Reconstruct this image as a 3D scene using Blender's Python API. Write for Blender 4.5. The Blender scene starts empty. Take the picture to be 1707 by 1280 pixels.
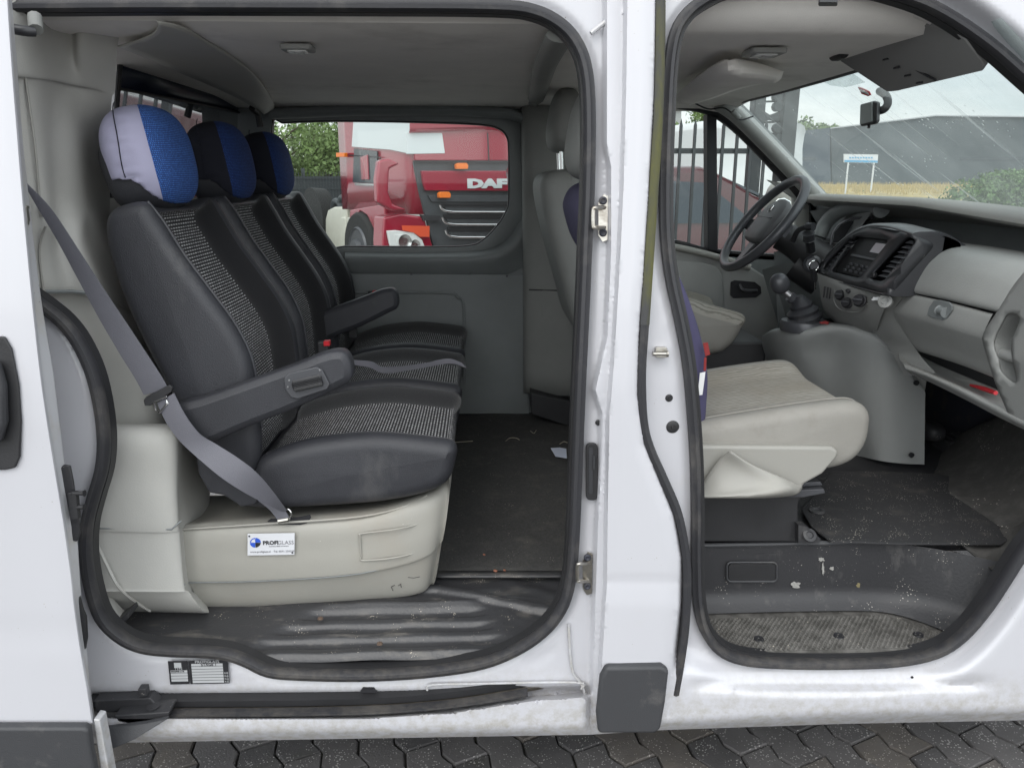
import bpy, math, random
import numpy as np
from mathutils import Vector, Matrix
from mathutils.geometry import delaunay_2d_cdt
random.seed(4); RNG = np.random.default_rng(7)
R = math.radians
sc = bpy.context.scene
# ---------------------------------------------------------------- camera
F = 1290.0; PIT = R(14.8); YAW = R(2.3); H = 1.48
FW = np.array([math.sin(YAW)*math.cos(PIT), math.cos(YAW)*math.cos(PIT), -math.sin(PIT)])
RT = np.array([math.cos(YAW), -math.sin(YAW), 0.0]); UP = np.cross(RT, FW)
CAM = np.array([0, 0, H])
cd = bpy.data.cameras.new('camera'); cam = bpy.data.objects.new('camera', cd); sc.collection.objects.link(cam)
cam.matrix_world = Matrix(((RT[0], UP[0], -FW[0], 0), (RT[1], UP[1], -FW[1], 0), (RT[2], UP[2], -FW[2], H), (0, 0, 0, 1)))
cd.sensor_fit = 'HORIZONTAL'; cd.sensor_width = 36; cd.lens = 36*F/1707; cd.clip_end = 2000; cd.clip_start = 0.02
sc.camera = cam
# ---------------------------------------------------------------- sky and sun (bright overcast)
w = bpy.data.worlds.new('World'); sc.world = w; w.use_nodes = True
nt = w.node_tree; nt.nodes.clear()
out = nt.nodes.new('ShaderNodeOutputWorld'); bg = nt.nodes.new('ShaderNodeBackground'); bg.inputs[1].default_value = 0.15
sky = nt.nodes.new('ShaderNodeTexSky'); sky.sky_type = 'NISHITA'; sky.sun_disc = False
SUN_EL, SUN_ROT = R(50), R(200)
sky.sun_elevation = SUN_EL; sky.sun_rotation = SUN_ROT; sky.dust_density = 3; sky.ozone_density = 1.5
tc = nt.nodes.new('ShaderNodeTexCoord'); mp = nt.nodes.new('ShaderNodeMapping'); mp.inputs['Scale'].default_value = (1, 1, 3.2)
nz = nt.nodes.new('ShaderNodeTexNoise'); nz.inputs['Scale'].default_value = 3.2; nz.inputs['Detail'].default_value = 8; nz.inputs['Roughness'].default_value = .55
rp = nt.nodes.new('ShaderNodeValToRGB'); rp.color_ramp.elements[0].position = .3; rp.color_ramp.elements[0].color = (3.65, 4.15, 4.4, 1)
rp.color_ramp.elements[1].position = .62; rp.color_ramp.elements[1].color = (6.1, 6.1, 6.05, 1)
mx = nt.nodes.new('ShaderNodeMix'); mx.data_type = 'RGBA'; mx.inputs[0].default_value = .86
nt.links.new(tc.outputs['Generated'], mp.inputs[0]); nt.links.new(mp.outputs[0], nz.inputs[0]); nt.links.new(nz.outputs[0], rp.inputs[0])
sx_ = nt.nodes.new('ShaderNodeSeparateXYZ'); nt.links.new(tc.outputs['Generated'], sx_.inputs[0])
ze = nt.nodes.new('ShaderNodeMapRange'); ze.inputs[1].default_value = .15; ze.inputs[2].default_value = .9; ze.inputs[3].default_value = 1.0; ze.inputs[4].default_value = 1.1; nt.links.new(sx_.outputs[2], ze.inputs[0])
bk = nt.nodes.new('ShaderNodeMapRange'); bk.inputs[1].default_value = .3; bk.inputs[2].default_value = -.8; bk.inputs[3].default_value = .92; bk.inputs[4].default_value = 2.0; nt.links.new(sx_.outputs[1], bk.inputs[0])   # the sun stands behind the camera: that half of the overcast is brighter
mu = nt.nodes.new('ShaderNodeMath'); mu.operation = 'MULTIPLY'; nt.links.new(ze.outputs[0], mu.inputs[0]); nt.links.new(bk.outputs[0], mu.inputs[1])
vm = nt.nodes.new('ShaderNodeVectorMath'); vm.operation = 'SCALE'; nt.links.new(rp.outputs[0], vm.inputs[0]); nt.links.new(mu.outputs[0], vm.inputs['Scale'])
nt.links.new(sky.outputs[0], mx.inputs[6]); nt.links.new(vm.outputs[0], mx.inputs[7]); nt.links.new(mx.outputs[2], bg.inputs[0]); nt.links.new(bg.outputs[0], out.inputs[0])
sl = bpy.data.lights.new('sun', 'SUN'); sl.energy = 0.38; sl.angle = R(25); sl.color = (1, .97, .93)
so = bpy.data.objects.new('sun', sl); sc.collection.objects.link(so)
so.rotation_euler = (R(42), 0, R(-22))     # light from behind the camera, upper left
sc.view_settings.view_transform = 'Standard'; sc.view_settings.look = 'None'; sc.view_settings.exposure = 0.74; sc.view_settings.gamma = 1
try:
    sc.cycles.max_bounces = 10; sc.cycles.diffuse_bounces = 6; sc.cycles.transparent_max_bounces = 16
except Exception: pass

# ---------------------------------------------------------------- helpers
def ray(px, py): return FW*F + RT*(px-853.5) - UP*(py-640)
def P(px, py, Y): d = ray(px, py); return CAM + d*(Y/d[1])
def PZ(px, py, Z): d = ray(px, py); return CAM + d*((Z-H)/d[2])
def PX(px, py, X): d = ray(px, py); return CAM + d*(X/d[0])
def PP(px, py, p0, n): d = ray(px, py); return CAM + d*(np.dot(np.array(p0)-CAM, n)/np.dot(d, n))
def V3(*a): return np.array(a, float)
def Ys(z): return 1.45 + 0.10*np.clip(z-1.08, 0, None)**1.3
def PS(px, py, off=0.0):                      # on the van's near side surface, off metres inward
    px = np.atleast_1d(np.asarray(px, float)); py = np.atleast_1d(np.asarray(py, float))
    d = FW[None]*F + RT[None]*(px[:, None]-853.5) - UP[None]*(py[:, None]-640)
    Y = np.full(len(px), 1.5)
    for _ in range(6):
        z = H + d[:, 2]*Y/d[:, 1]; Y = Ys(z) + off
    return CAM[None] + d*(Y/d[:, 1])[:, None]
def ps(px, py, off=0.0): return PS([px], [py], off)[0]
def cr(pts, n=6, closed=False):               # Catmull-Rom resample
    p = [np.array(q, float) for q in pts]; m = len(p); o = []
    segs = m if closed else m-1
    for i in range(segs):
        p1, p2 = p[i], p[(i+1) % m]
        p0 = p[(i-1) % m] if (closed or i > 0) else 2*p1-p2
        p3 = p[(i+2) % m] if (closed or i < m-2) else 2*p2-p1
        for k in range(n):
            t = k/n
            o.append(.5*((2*p1)+(-p0+p2)*t+(2*p0-5*p1+4*p2-p3)*t*t+(-p0+3*p1-3*p2+p3)*t**3))
    if not closed: o.append(p[-1])
    return o
def ss(x): x = np.clip(x, 0, 1); return x*x*(3-2*x)

class MB:
    def __init__(s): s.v = []; s.f = []; s.m = []; s.uv = []
    def add(s, verts, faces, mi=0, uvs=None):
        b = len(s.v); s.v += [tuple(map(float, v)) for v in verts]
        for i, f in enumerate(faces):
            s.f.append([b+j for j in f]); s.m.append(mi[i] if isinstance(mi, (list, tuple)) else mi)
            s.uv.append([uvs[j] for j in f] if uvs is not None else [(0, 0)]*len(f))
        return s
    def slab(s, outline, vec, mi=0):
        n = len(outline); vec = np.array(vec); a = [np.array(p) for p in outline]; b = [p+vec for p in a]
        return s.add(a+b, [list(range(n)), list(range(2*n-1, n-1, -1))]+[[i, n+i, n+(i+1) % n, (i+1) % n] for i in range(n)], mi)
    def box(s, c, d, rot=None, mi=0):
        c = np.array(c, float); M = np.array(rot) if rot is not None else np.eye(3); o = []
        for x in (-1, 1):
            for y in (-1, 1):
                for z in (-1, 1): o.append(c + M @ (np.array([x*d[0], y*d[1], z*d[2]])/2))
        return s.add(o, [[0, 1, 3, 2], [4, 6, 7, 5], [0, 4, 5, 1], [2, 3, 7, 6], [0, 2, 6, 4], [1, 5, 7, 3]], mi)
    def tube(s, pts, r, n=10, closed=False, cap=True, mi=0, flat=1.0, up=None):
        p = [np.array(q, float) for q in pts]; m = len(p); rr = r if hasattr(r, '__len__') else [r]*m
        rings = []; nrm = None
        for i in range(m):
            t = (p[(i+1) % m]-p[i-1]) if closed else (p[min(i+1, m-1)]-p[max(i-1, 0)])
            t = t/(np.linalg.norm(t)+1e-12)
            if up is not None: nrm = np.array(up, float)
            elif nrm is None: nrm = V3(0, 0, 1) if abs(t[2]) < .9 else V3(1, 0, 0)
            nrm = nrm - t*np.dot(nrm, t); nrm /= (np.linalg.norm(nrm)+1e-12); b = np.cross(t, nrm)
            rings.append([p[i]+rr[i]*(math.cos(a)*b + flat*math.sin(a)*nrm) for a in [2*math.pi*k/n for k in range(n)]])
        return s.rings(rings, closed, cap, mi)
    def rings(s, rings, closed=False, cap=True, mi=0):
        n = len(rings[0]); m = len(rings); vs = [v for r_ in rings for v in r_]; fs = []
        for i in range(m if closed else m-1):
            j = (i+1) % m
            for k in range(n): fs.append([i*n+k, j*n+k, j*n+(k+1) % n, i*n+(k+1) % n])
        if cap and not closed: fs += [list(range(n))[::-1], [(m-1)*n+k for k in range(n)]]
        return s.add(vs, fs, mi)
    def sweep(s, pts, prof, nv, closed=False, mi=0, pmi=None):   # prof (a,b): a in-plane, b along nv
        p = [np.array(q, float) for q in pts]; m = len(p); rings = []; nv = np.array(nv, float)
        for i in range(m):
            t = (p[(i+1) % m]-p[i-1]) if closed else (p[min(i+1, m-1)]-p[max(i-1, 0)])
            b = np.cross(t, nv); b /= (np.linalg.norm(b)+1e-12)
            rings.append([p[i]+a*b+c*nv for a, c in prof])
        return s.rings(rings, closed, True, mi)
    def lathe(s, c, ax, prof, n=20, mi=0):        # prof (r,h) along ax
        ax = np.array(ax, float); ax /= np.linalg.norm(ax); u = np.cross(ax, V3(0, 0, 1) if abs(ax[2]) < .9 else V3(1, 0, 0)); u /= np.linalg.norm(u); w_ = np.cross(ax, u)
        return s.rings([[np.array(c)+ax*h+max(r, 1e-4)*(math.cos(a)*u+math.sin(a)*w_) for a in [2*math.pi*k/n for k in range(n)]] for r, h in prof], False, True, mi)
    def patch(s, rows, nu=5, nv=5, mi=0):
        g = [cr(r_, nu) for r_ in rows]; cols = [cr([g[i][j] for i in range(len(g))], nv) for j in range(len(g[0]))]
        return s.grid(list(map(list, zip(*cols))), mi)
    def grid(s, g, mi=0):
        m, n = len(g), len(g[0])
        # uv in metres
        uv = [];
        for i in range(m):
            for j in range(n):
                uv.append((j*.01, i*.01))
        return s.add([v for r_ in g for v in r_], [[i*n+j, i*n+j+1, (i+1)*n+j+1, (i+1)*n+j] for i in range(m-1) for j in range(n-1)], mi, uv)
    def build(s, name, mats, parent=None, ang=40, bevel=0, solid=0, soff=0, seg=2, sub=0):
        me = bpy.data.meshes.new(name); me.from_pydata(s.v, [], s.f)
        for m_ in (mats if isinstance(mats, (list, tuple)) else [mats]): me.materials.append(m_)
        me.polygons.foreach_set('material_index', s.m)
        ul = me.uv_layers.new(name='UVMap'); ul.data.foreach_set('uv', [c for f in s.uv for q in f for c in q])
        me.shade_smooth(); me.set_sharp_from_angle(angle=R(ang)); me.validate(); me.update()
        o = bpy.data.objects.new(name, me); sc.collection.objects.link(o)
        if parent is not None: o.parent = parent
        if solid:
            md = o.modifiers.new('solid', 'SOLIDIFY'); md.thickness = solid; md.offset = soff
        if sub:
            md = o.modifiers.new('sub', 'SUBSURF'); md.levels = md.render_levels = sub
        if bevel:
            md = o.modifiers.new('bevel', 'BEVEL'); md.width = bevel; md.segments = seg; md.limit_method = 'ANGLE'; md.angle_limit = R(38); md.harden_normals = True
        return o
def tag(o, label=None, cat=None, group=None, kind=None):
    if label: o['label'] = label
    if cat: o['category'] = cat
    if group: o['group'] = group
    if kind: o['kind'] = kind
    return o
def thing(name, label, cat, loc=(0, 0, 0), group=None):
    o = bpy.data.objects.new(name, None); sc.collection.objects.link(o); o.empty_display_size = .1
    o.location = loc; return tag(o, label, cat, group)
def settle(root):          # keep children where they were built when the thing's base is not the origin
    for c in [c for c in bpy.data.objects if c.parent == root]: c.location = Vector(c.location) - Vector(root.location)
def inpoly(x, y, poly):
    x = np.asarray(x); y = np.asarray(y); r_ = np.zeros(x.shape, bool); n = len(poly); j = n-1
    for i in range(n):
        xi, yi = poly[i]; xj, yj = poly[j]
        c = ((yi > y) != (yj > y)) & (x < (xj-xi)*(y-yi)/((yj-yi) or 1e-9)+xi); r_ ^= c; j = i
    return r_
def dist_poly(x, y, poly, closed=True):
    best = np.full(np.shape(x), 1e9); n = len(poly)
    for i in range(n if closed else n-1):
        ax, ay = poly[i]; bx, by = poly[(i+1) % n]; L2 = (bx-ax)**2+(by-ay)**2+1e-9
        t = np.clip(((x-ax)*(bx-ax)+(y-ay)*(by-ay))/L2, 0, 1)
        best = np.minimum(best, np.hypot(x-ax-t*(bx-ax), y-ay-t*(by-ay)))
    return best
def sheet(outline, holes, mapf, step=None, extra=(), gridbox=None):
    vs = []; es = []
    for loop in [outline]+list(holes):
        b = len(vs); vs += [Vector((float(q[0]), float(q[1]))) for q in loop]; n = len(loop)
        es += [(b+i, b+(i+1) % n) for i in range(n)]
    if step:
        xs = [q[0] for q in outline]; ys_ = [q[1] for q in outline]
        bx = gridbox or (min(xs), min(ys_), max(xs), max(ys_))
        gx, gy = np.meshgrid(np.arange(bx[0]+step/2, bx[2], step), np.arange(bx[1]+step/2, bx[3], step)); gx = gx.ravel(); gy = gy.ravel()
        k = inpoly(gx, gy, outline)
        for h in holes: k &= ~inpoly(gx, gy, h)
        k &= dist_poly(gx, gy, outline) > step*.4
        for h in holes: k &= dist_poly(gx, gy, h) > step*.4
        for a, b_ in zip(gx[k], gy[k]): vs.append(Vector((float(a), float(b_))))
    for q in extra: vs.append(Vector((float(q[0]), float(q[1]))))
    ov, oe, of, *_ = delaunay_2d_cdt(vs, es, [], 0, 1e-5)
    pv = np.array([(v.x, v.y) for v in ov]); fc = np.array([f for f in of if len(f) == 3])
    cx = pv[fc, 0].mean(1); cy = pv[fc, 1].mean(1); k = inpoly(cx, cy, outline)
    for h in holes: k &= ~inpoly(cx, cy, h)
    fc = fc[k]; mb = MB(); mb.add(mapf(pv[:, 0], pv[:, 1]), [list(map(int, f)) for f in fc], 0, [tuple(p) for p in pv]); return mb
def rrect(x0, y0, x1, y1, r, n=5):
    o = []
    for cx, cy, a0 in ((x1-r, y0+r, -90), (x1-r, y1-r, 0), (x0+r, y1-r, 90), (x0+r, y0+r, 180)):
        for k in range(n+1): a = R(a0+90*k/n); o.append((cx+r*math.cos(a), cy+r*math.sin(a)))
    return o
def basis(ex, ey):
    ex = np.array(ex, float); ex /= np.linalg.norm(ex); ey = np.array(ey, float); ey -= ex*np.dot(ex, ey); ey /= np.linalg.norm(ey)
    return np.column_stack([ex, ey, np.cross(ex, ey)])

# ---------------------------------------------------------------- materials
def mat(name, col, rough=.5, metal=0, bump=0, bscale=200, var=0, vscale=8, dirt=None, dscale=6, damt=.5, dmul=1, coat=0, specks=None, spec=.5, stretch=None, sheen=0):
    m = bpy.data.materials.new(name); m.use_nodes = True; t = m.node_tree; b = t.nodes['Principled BSDF']; L = t.links.new
    b.inputs['Base Color'].default_value = (*col, 1); b.inputs['Roughness'].default_value = rough; b.inputs['Metallic'].default_value = metal
    b.inputs['Specular IOR Level'].default_value = spec; b.inputs['Coat Weight'].default_value = coat; b.inputs['Coat Roughness'].default_value = .08
    if sheen: b.inputs['Sheen Weight'].default_value = sheen
    co = t.nodes.new('ShaderNodeTexCoord').outputs['Object']
    if stretch:
        mp_ = t.nodes.new('ShaderNodeMapping'); mp_.inputs['Scale'].default_value = stretch; L(co, mp_.inputs[0]); sco = mp_.outputs[0]
    else: sco = co
    cur = None
    def noise(scale, detail=5, rough_=.6, c=None):
        n = t.nodes.new('ShaderNodeTexNoise'); n.inputs['Scale'].default_value = scale; n.inputs['Detail'].default_value = detail; n.inputs['Roughness'].default_value = rough_
        L(c or sco, n.inputs['Vector']); return n.outputs[0]
    def ramp(src, a, b_, v0=0, v1=1):
        r_ = t.nodes.new('ShaderNodeMapRange'); r_.inputs[1].default_value = a; r_.inputs[2].default_value = b_; r_.inputs[3].default_value = v0; r_.inputs[4].default_value = v1; L(src, r_.inputs[0]); return r_.outputs[0]
    def mixc(fac, a, b_):
        x = t.nodes.new('ShaderNodeMix'); x.data_type = 'RGBA'
        if isinstance(fac, float): x.inputs[0].default_value = fac
        else: L(fac, x.inputs[0])
        for s_, v in ((6, a), (7, b_)):
            if isinstance(v, tuple): x.inputs[s_].default_value = (*v[:3], 1)
            else: L(v, x.inputs[s_])
        return x.outputs[2]
    cur = tuple(col)
    if var: cur = mixc(ramp(noise(vscale), .3, .7), tuple(c*(1-var) for c in col), tuple(min(1, c*(1+var)) for c in col))
    if dirt:
        f1 = ramp(noise(dscale, 9, .68), .62-damt*.3, .82-damt*.3, 0, dmul); cur = mixc(f1, cur, dirt)
        rr = t.nodes.new('ShaderNodeMath'); rr.operation = 'MULTIPLY_ADD'; L(f1, rr.inputs[0]); rr.inputs[1].default_value = .25; rr.inputs[2].default_value = rough; L(rr.outputs[0], b.inputs['Roughness'])
    if specks:
        vo = t.nodes.new('ShaderNodeTexVoronoi'); vo.inputs['Scale'].default_value = specks[1]; L(co, vo.inputs['Vector'])
        sz = t.nodes.new('ShaderNodeMath'); sz.operation = 'MULTIPLY'; L(ramp(noise(specks[1]*.13, 3, .5, co), (specks[3] if len(specks) > 3 else .45), .75, 0, specks[2]), sz.inputs[0]); sz.inputs[1].default_value = 1
        ls = t.nodes.new('ShaderNodeMath'); ls.operation = 'LESS_THAN'; L(vo.outputs['Distance'], ls.inputs[0]); L(sz.outputs[0], ls.inputs[1])
        cur = mixc(ls.outputs[0], cur, specks[0])
    if not isinstance(cur, tuple): L(cur, b.inputs['Base Color'])
    if bump:
        bp = t.nodes.new('ShaderNodeBump'); bp.inputs['Strength'].default_value = bump; bp.inputs['Distance'].default_value = .002
        L(noise(bscale, 3, .5, co), bp.inputs['Height']); L(bp.outputs[0], b.inputs['Normal'])
    return m
def woven(name, dark, light, bw=.015, rh=.0075, mortar=.0025):
    m = mat(name, dark, .9, bump=.1); t = m.node_tree; L = t.links.new; b = t.nodes['Principled BSDF']
    uv = t.nodes.new('ShaderNodeUVMap'); br = t.nodes.new('ShaderNodeTexBrick'); br.inputs['Scale'].default_value = 1
    br.inputs['Brick Width'].default_value = bw; br.inputs['Row Height'].default_value = rh; br.inputs['Mortar Size'].default_value = mortar; br.inputs['Mortar Smooth'].default_value = .2
    br.inputs['Color1'].default_value = (*light, 1); br.inputs['Color2'].default_value = (*[c*.55 for c in light], 1); br.inputs['Mortar'].default_value = (*dark, 1)
    L(uv.outputs[0], br.inputs['Vector']); L(br.outputs['Color'], b.inputs['Base Color']); return m
def glass(name, tint=(.9, .95, .93), refl=1.0, dust=0.0, dcol=(.7, .72, .7), streak=False, ior=1.45):
    m = bpy.data.materials.new(name); m.use_nodes = True; t = m.node_tree; t.nodes.clear(); L = t.links.new; N = t.nodes.new
    o = N('ShaderNodeOutputMaterial'); tr = N('ShaderNodeBsdfTransparent'); tr.inputs[0].default_value = (*tint, 1)
    gl = N('ShaderNodeBsdfGlossy'); gl.inputs['Roughness'].default_value = .01; fr = N('ShaderNodeFresnel'); ge = N('ShaderNodeNewGeometry'); mi_ = N('ShaderNodeMapRange'); mi_.inputs[3].default_value = ior; mi_.inputs[4].default_value = 1/ior; L(ge.outputs['Backfacing'], mi_.inputs[0]); L(mi_.outputs[0], fr.inputs[0])
    ml = N('ShaderNodeMath'); ml.operation = 'MULTIPLY'; ml.inputs[1].default_value = refl; L(fr.outputs[0], ml.inputs[0])
    mx_ = N('ShaderNodeMixShader'); L(ml.outputs[0], mx_.inputs[0]); L(tr.outputs[0], mx_.inputs[1]); L(gl.outputs[0], mx_.inputs[2]); cur = mx_.outputs[0]
    if dust:
        tc_ = N('ShaderNodeTexCoord'); df = N('ShaderNodeBsdfDiffuse'); df.inputs[0].default_value = (*dcol, 1); tl = N('ShaderNodeBsdfTranslucent'); tl.inputs[0].default_value = (*dcol, 1)
        dm = N('ShaderNodeMixShader'); dm.inputs[0].default_value = .5; L(df.outputs[0], dm.inputs[1]); L(tl.outputs[0], dm.inputs[2])
        n1 = N('ShaderNodeTexNoise'); n1.inputs['Scale'].default_value = 4; n1.inputs['Detail'].default_value = 8; n1.inputs['Roughness'].default_value = .7; L(tc_.outputs['Object'], n1.inputs['Vector'])
        r1 = N('ShaderNodeMapRange'); r1.inputs[1].default_value = .35; r1.inputs[2].default_value = .8; r1.inputs[3].default_value = dust*.45; r1.inputs[4].default_value = dust*1.3; L(n1.outputs[0], r1.inputs[0]); f = r1.outputs[0]
        vo = N('ShaderNodeTexVoronoi'); vo.inputs['Scale'].default_value = 55; L(tc_.outputs['Object'], vo.inputs['Vector']); n3 = N('ShaderNodeTexNoise'); n3.inputs['Scale'].default_value = 7; L(tc_.outputs['Object'], n3.inputs['Vector'])
        r3 = N('ShaderNodeMapRange'); r3.inputs[1].default_value = .5; r3.inputs[2].default_value = .75; r3.inputs[3].default_value = 0; r3.inputs[4].default_value = .22; L(n3.outputs[0], r3.inputs[0])
        ls = N('ShaderNodeMath'); ls.operation = 'LESS_THAN'; L(vo.outputs['Distance'], ls.inputs[0]); L(r3.outputs[0], ls.inputs[1])
        ma = N('ShaderNodeMath'); ma.operation = 'MULTIPLY_ADD'; L(ls.outputs[0], ma.inputs[0]); ma.inputs[1].default_value = dust*2.2; L(f, ma.inputs[2]); f = ma.outputs[0]
        if streak:
            mp_ = N('ShaderNodeMapping'); mp_.inputs['Rotation'].default_value = (R(20), R(10), R(35)); mp_.inputs['Scale'].default_value = (1.2, 26, 1.2); L(tc_.outputs['Object'], mp_.inputs[0])
            n2 = N('ShaderNodeTexNoise'); n2.inputs['Scale'].default_value = 1.6; n2.inputs['Detail'].default_value = 3; L(mp_.outputs[0], n2.inputs['Vector'])
            r2 = N('ShaderNodeMapRange'); r2.inputs[1].default_value = .62; r2.inputs[2].default_value = .78; r2.inputs[3].default_value = 0; r2.inputs[4].default_value = dust*1.6; L(n2.outputs[0], r2.inputs[0])
            ad = N('ShaderNodeMath'); L(f, ad.inputs[0]); L(r2.outputs[0], ad.inputs[1]); f = ad.outputs[0]
        m2 = N('ShaderNodeMixShader'); L(f, m2.inputs[0]); L(cur, m2.inputs[1]); L(dm.outputs[0], m2.inputs[2]); cur = m2.outputs[0]
    L(cur, o.inputs[0]); return m
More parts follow.
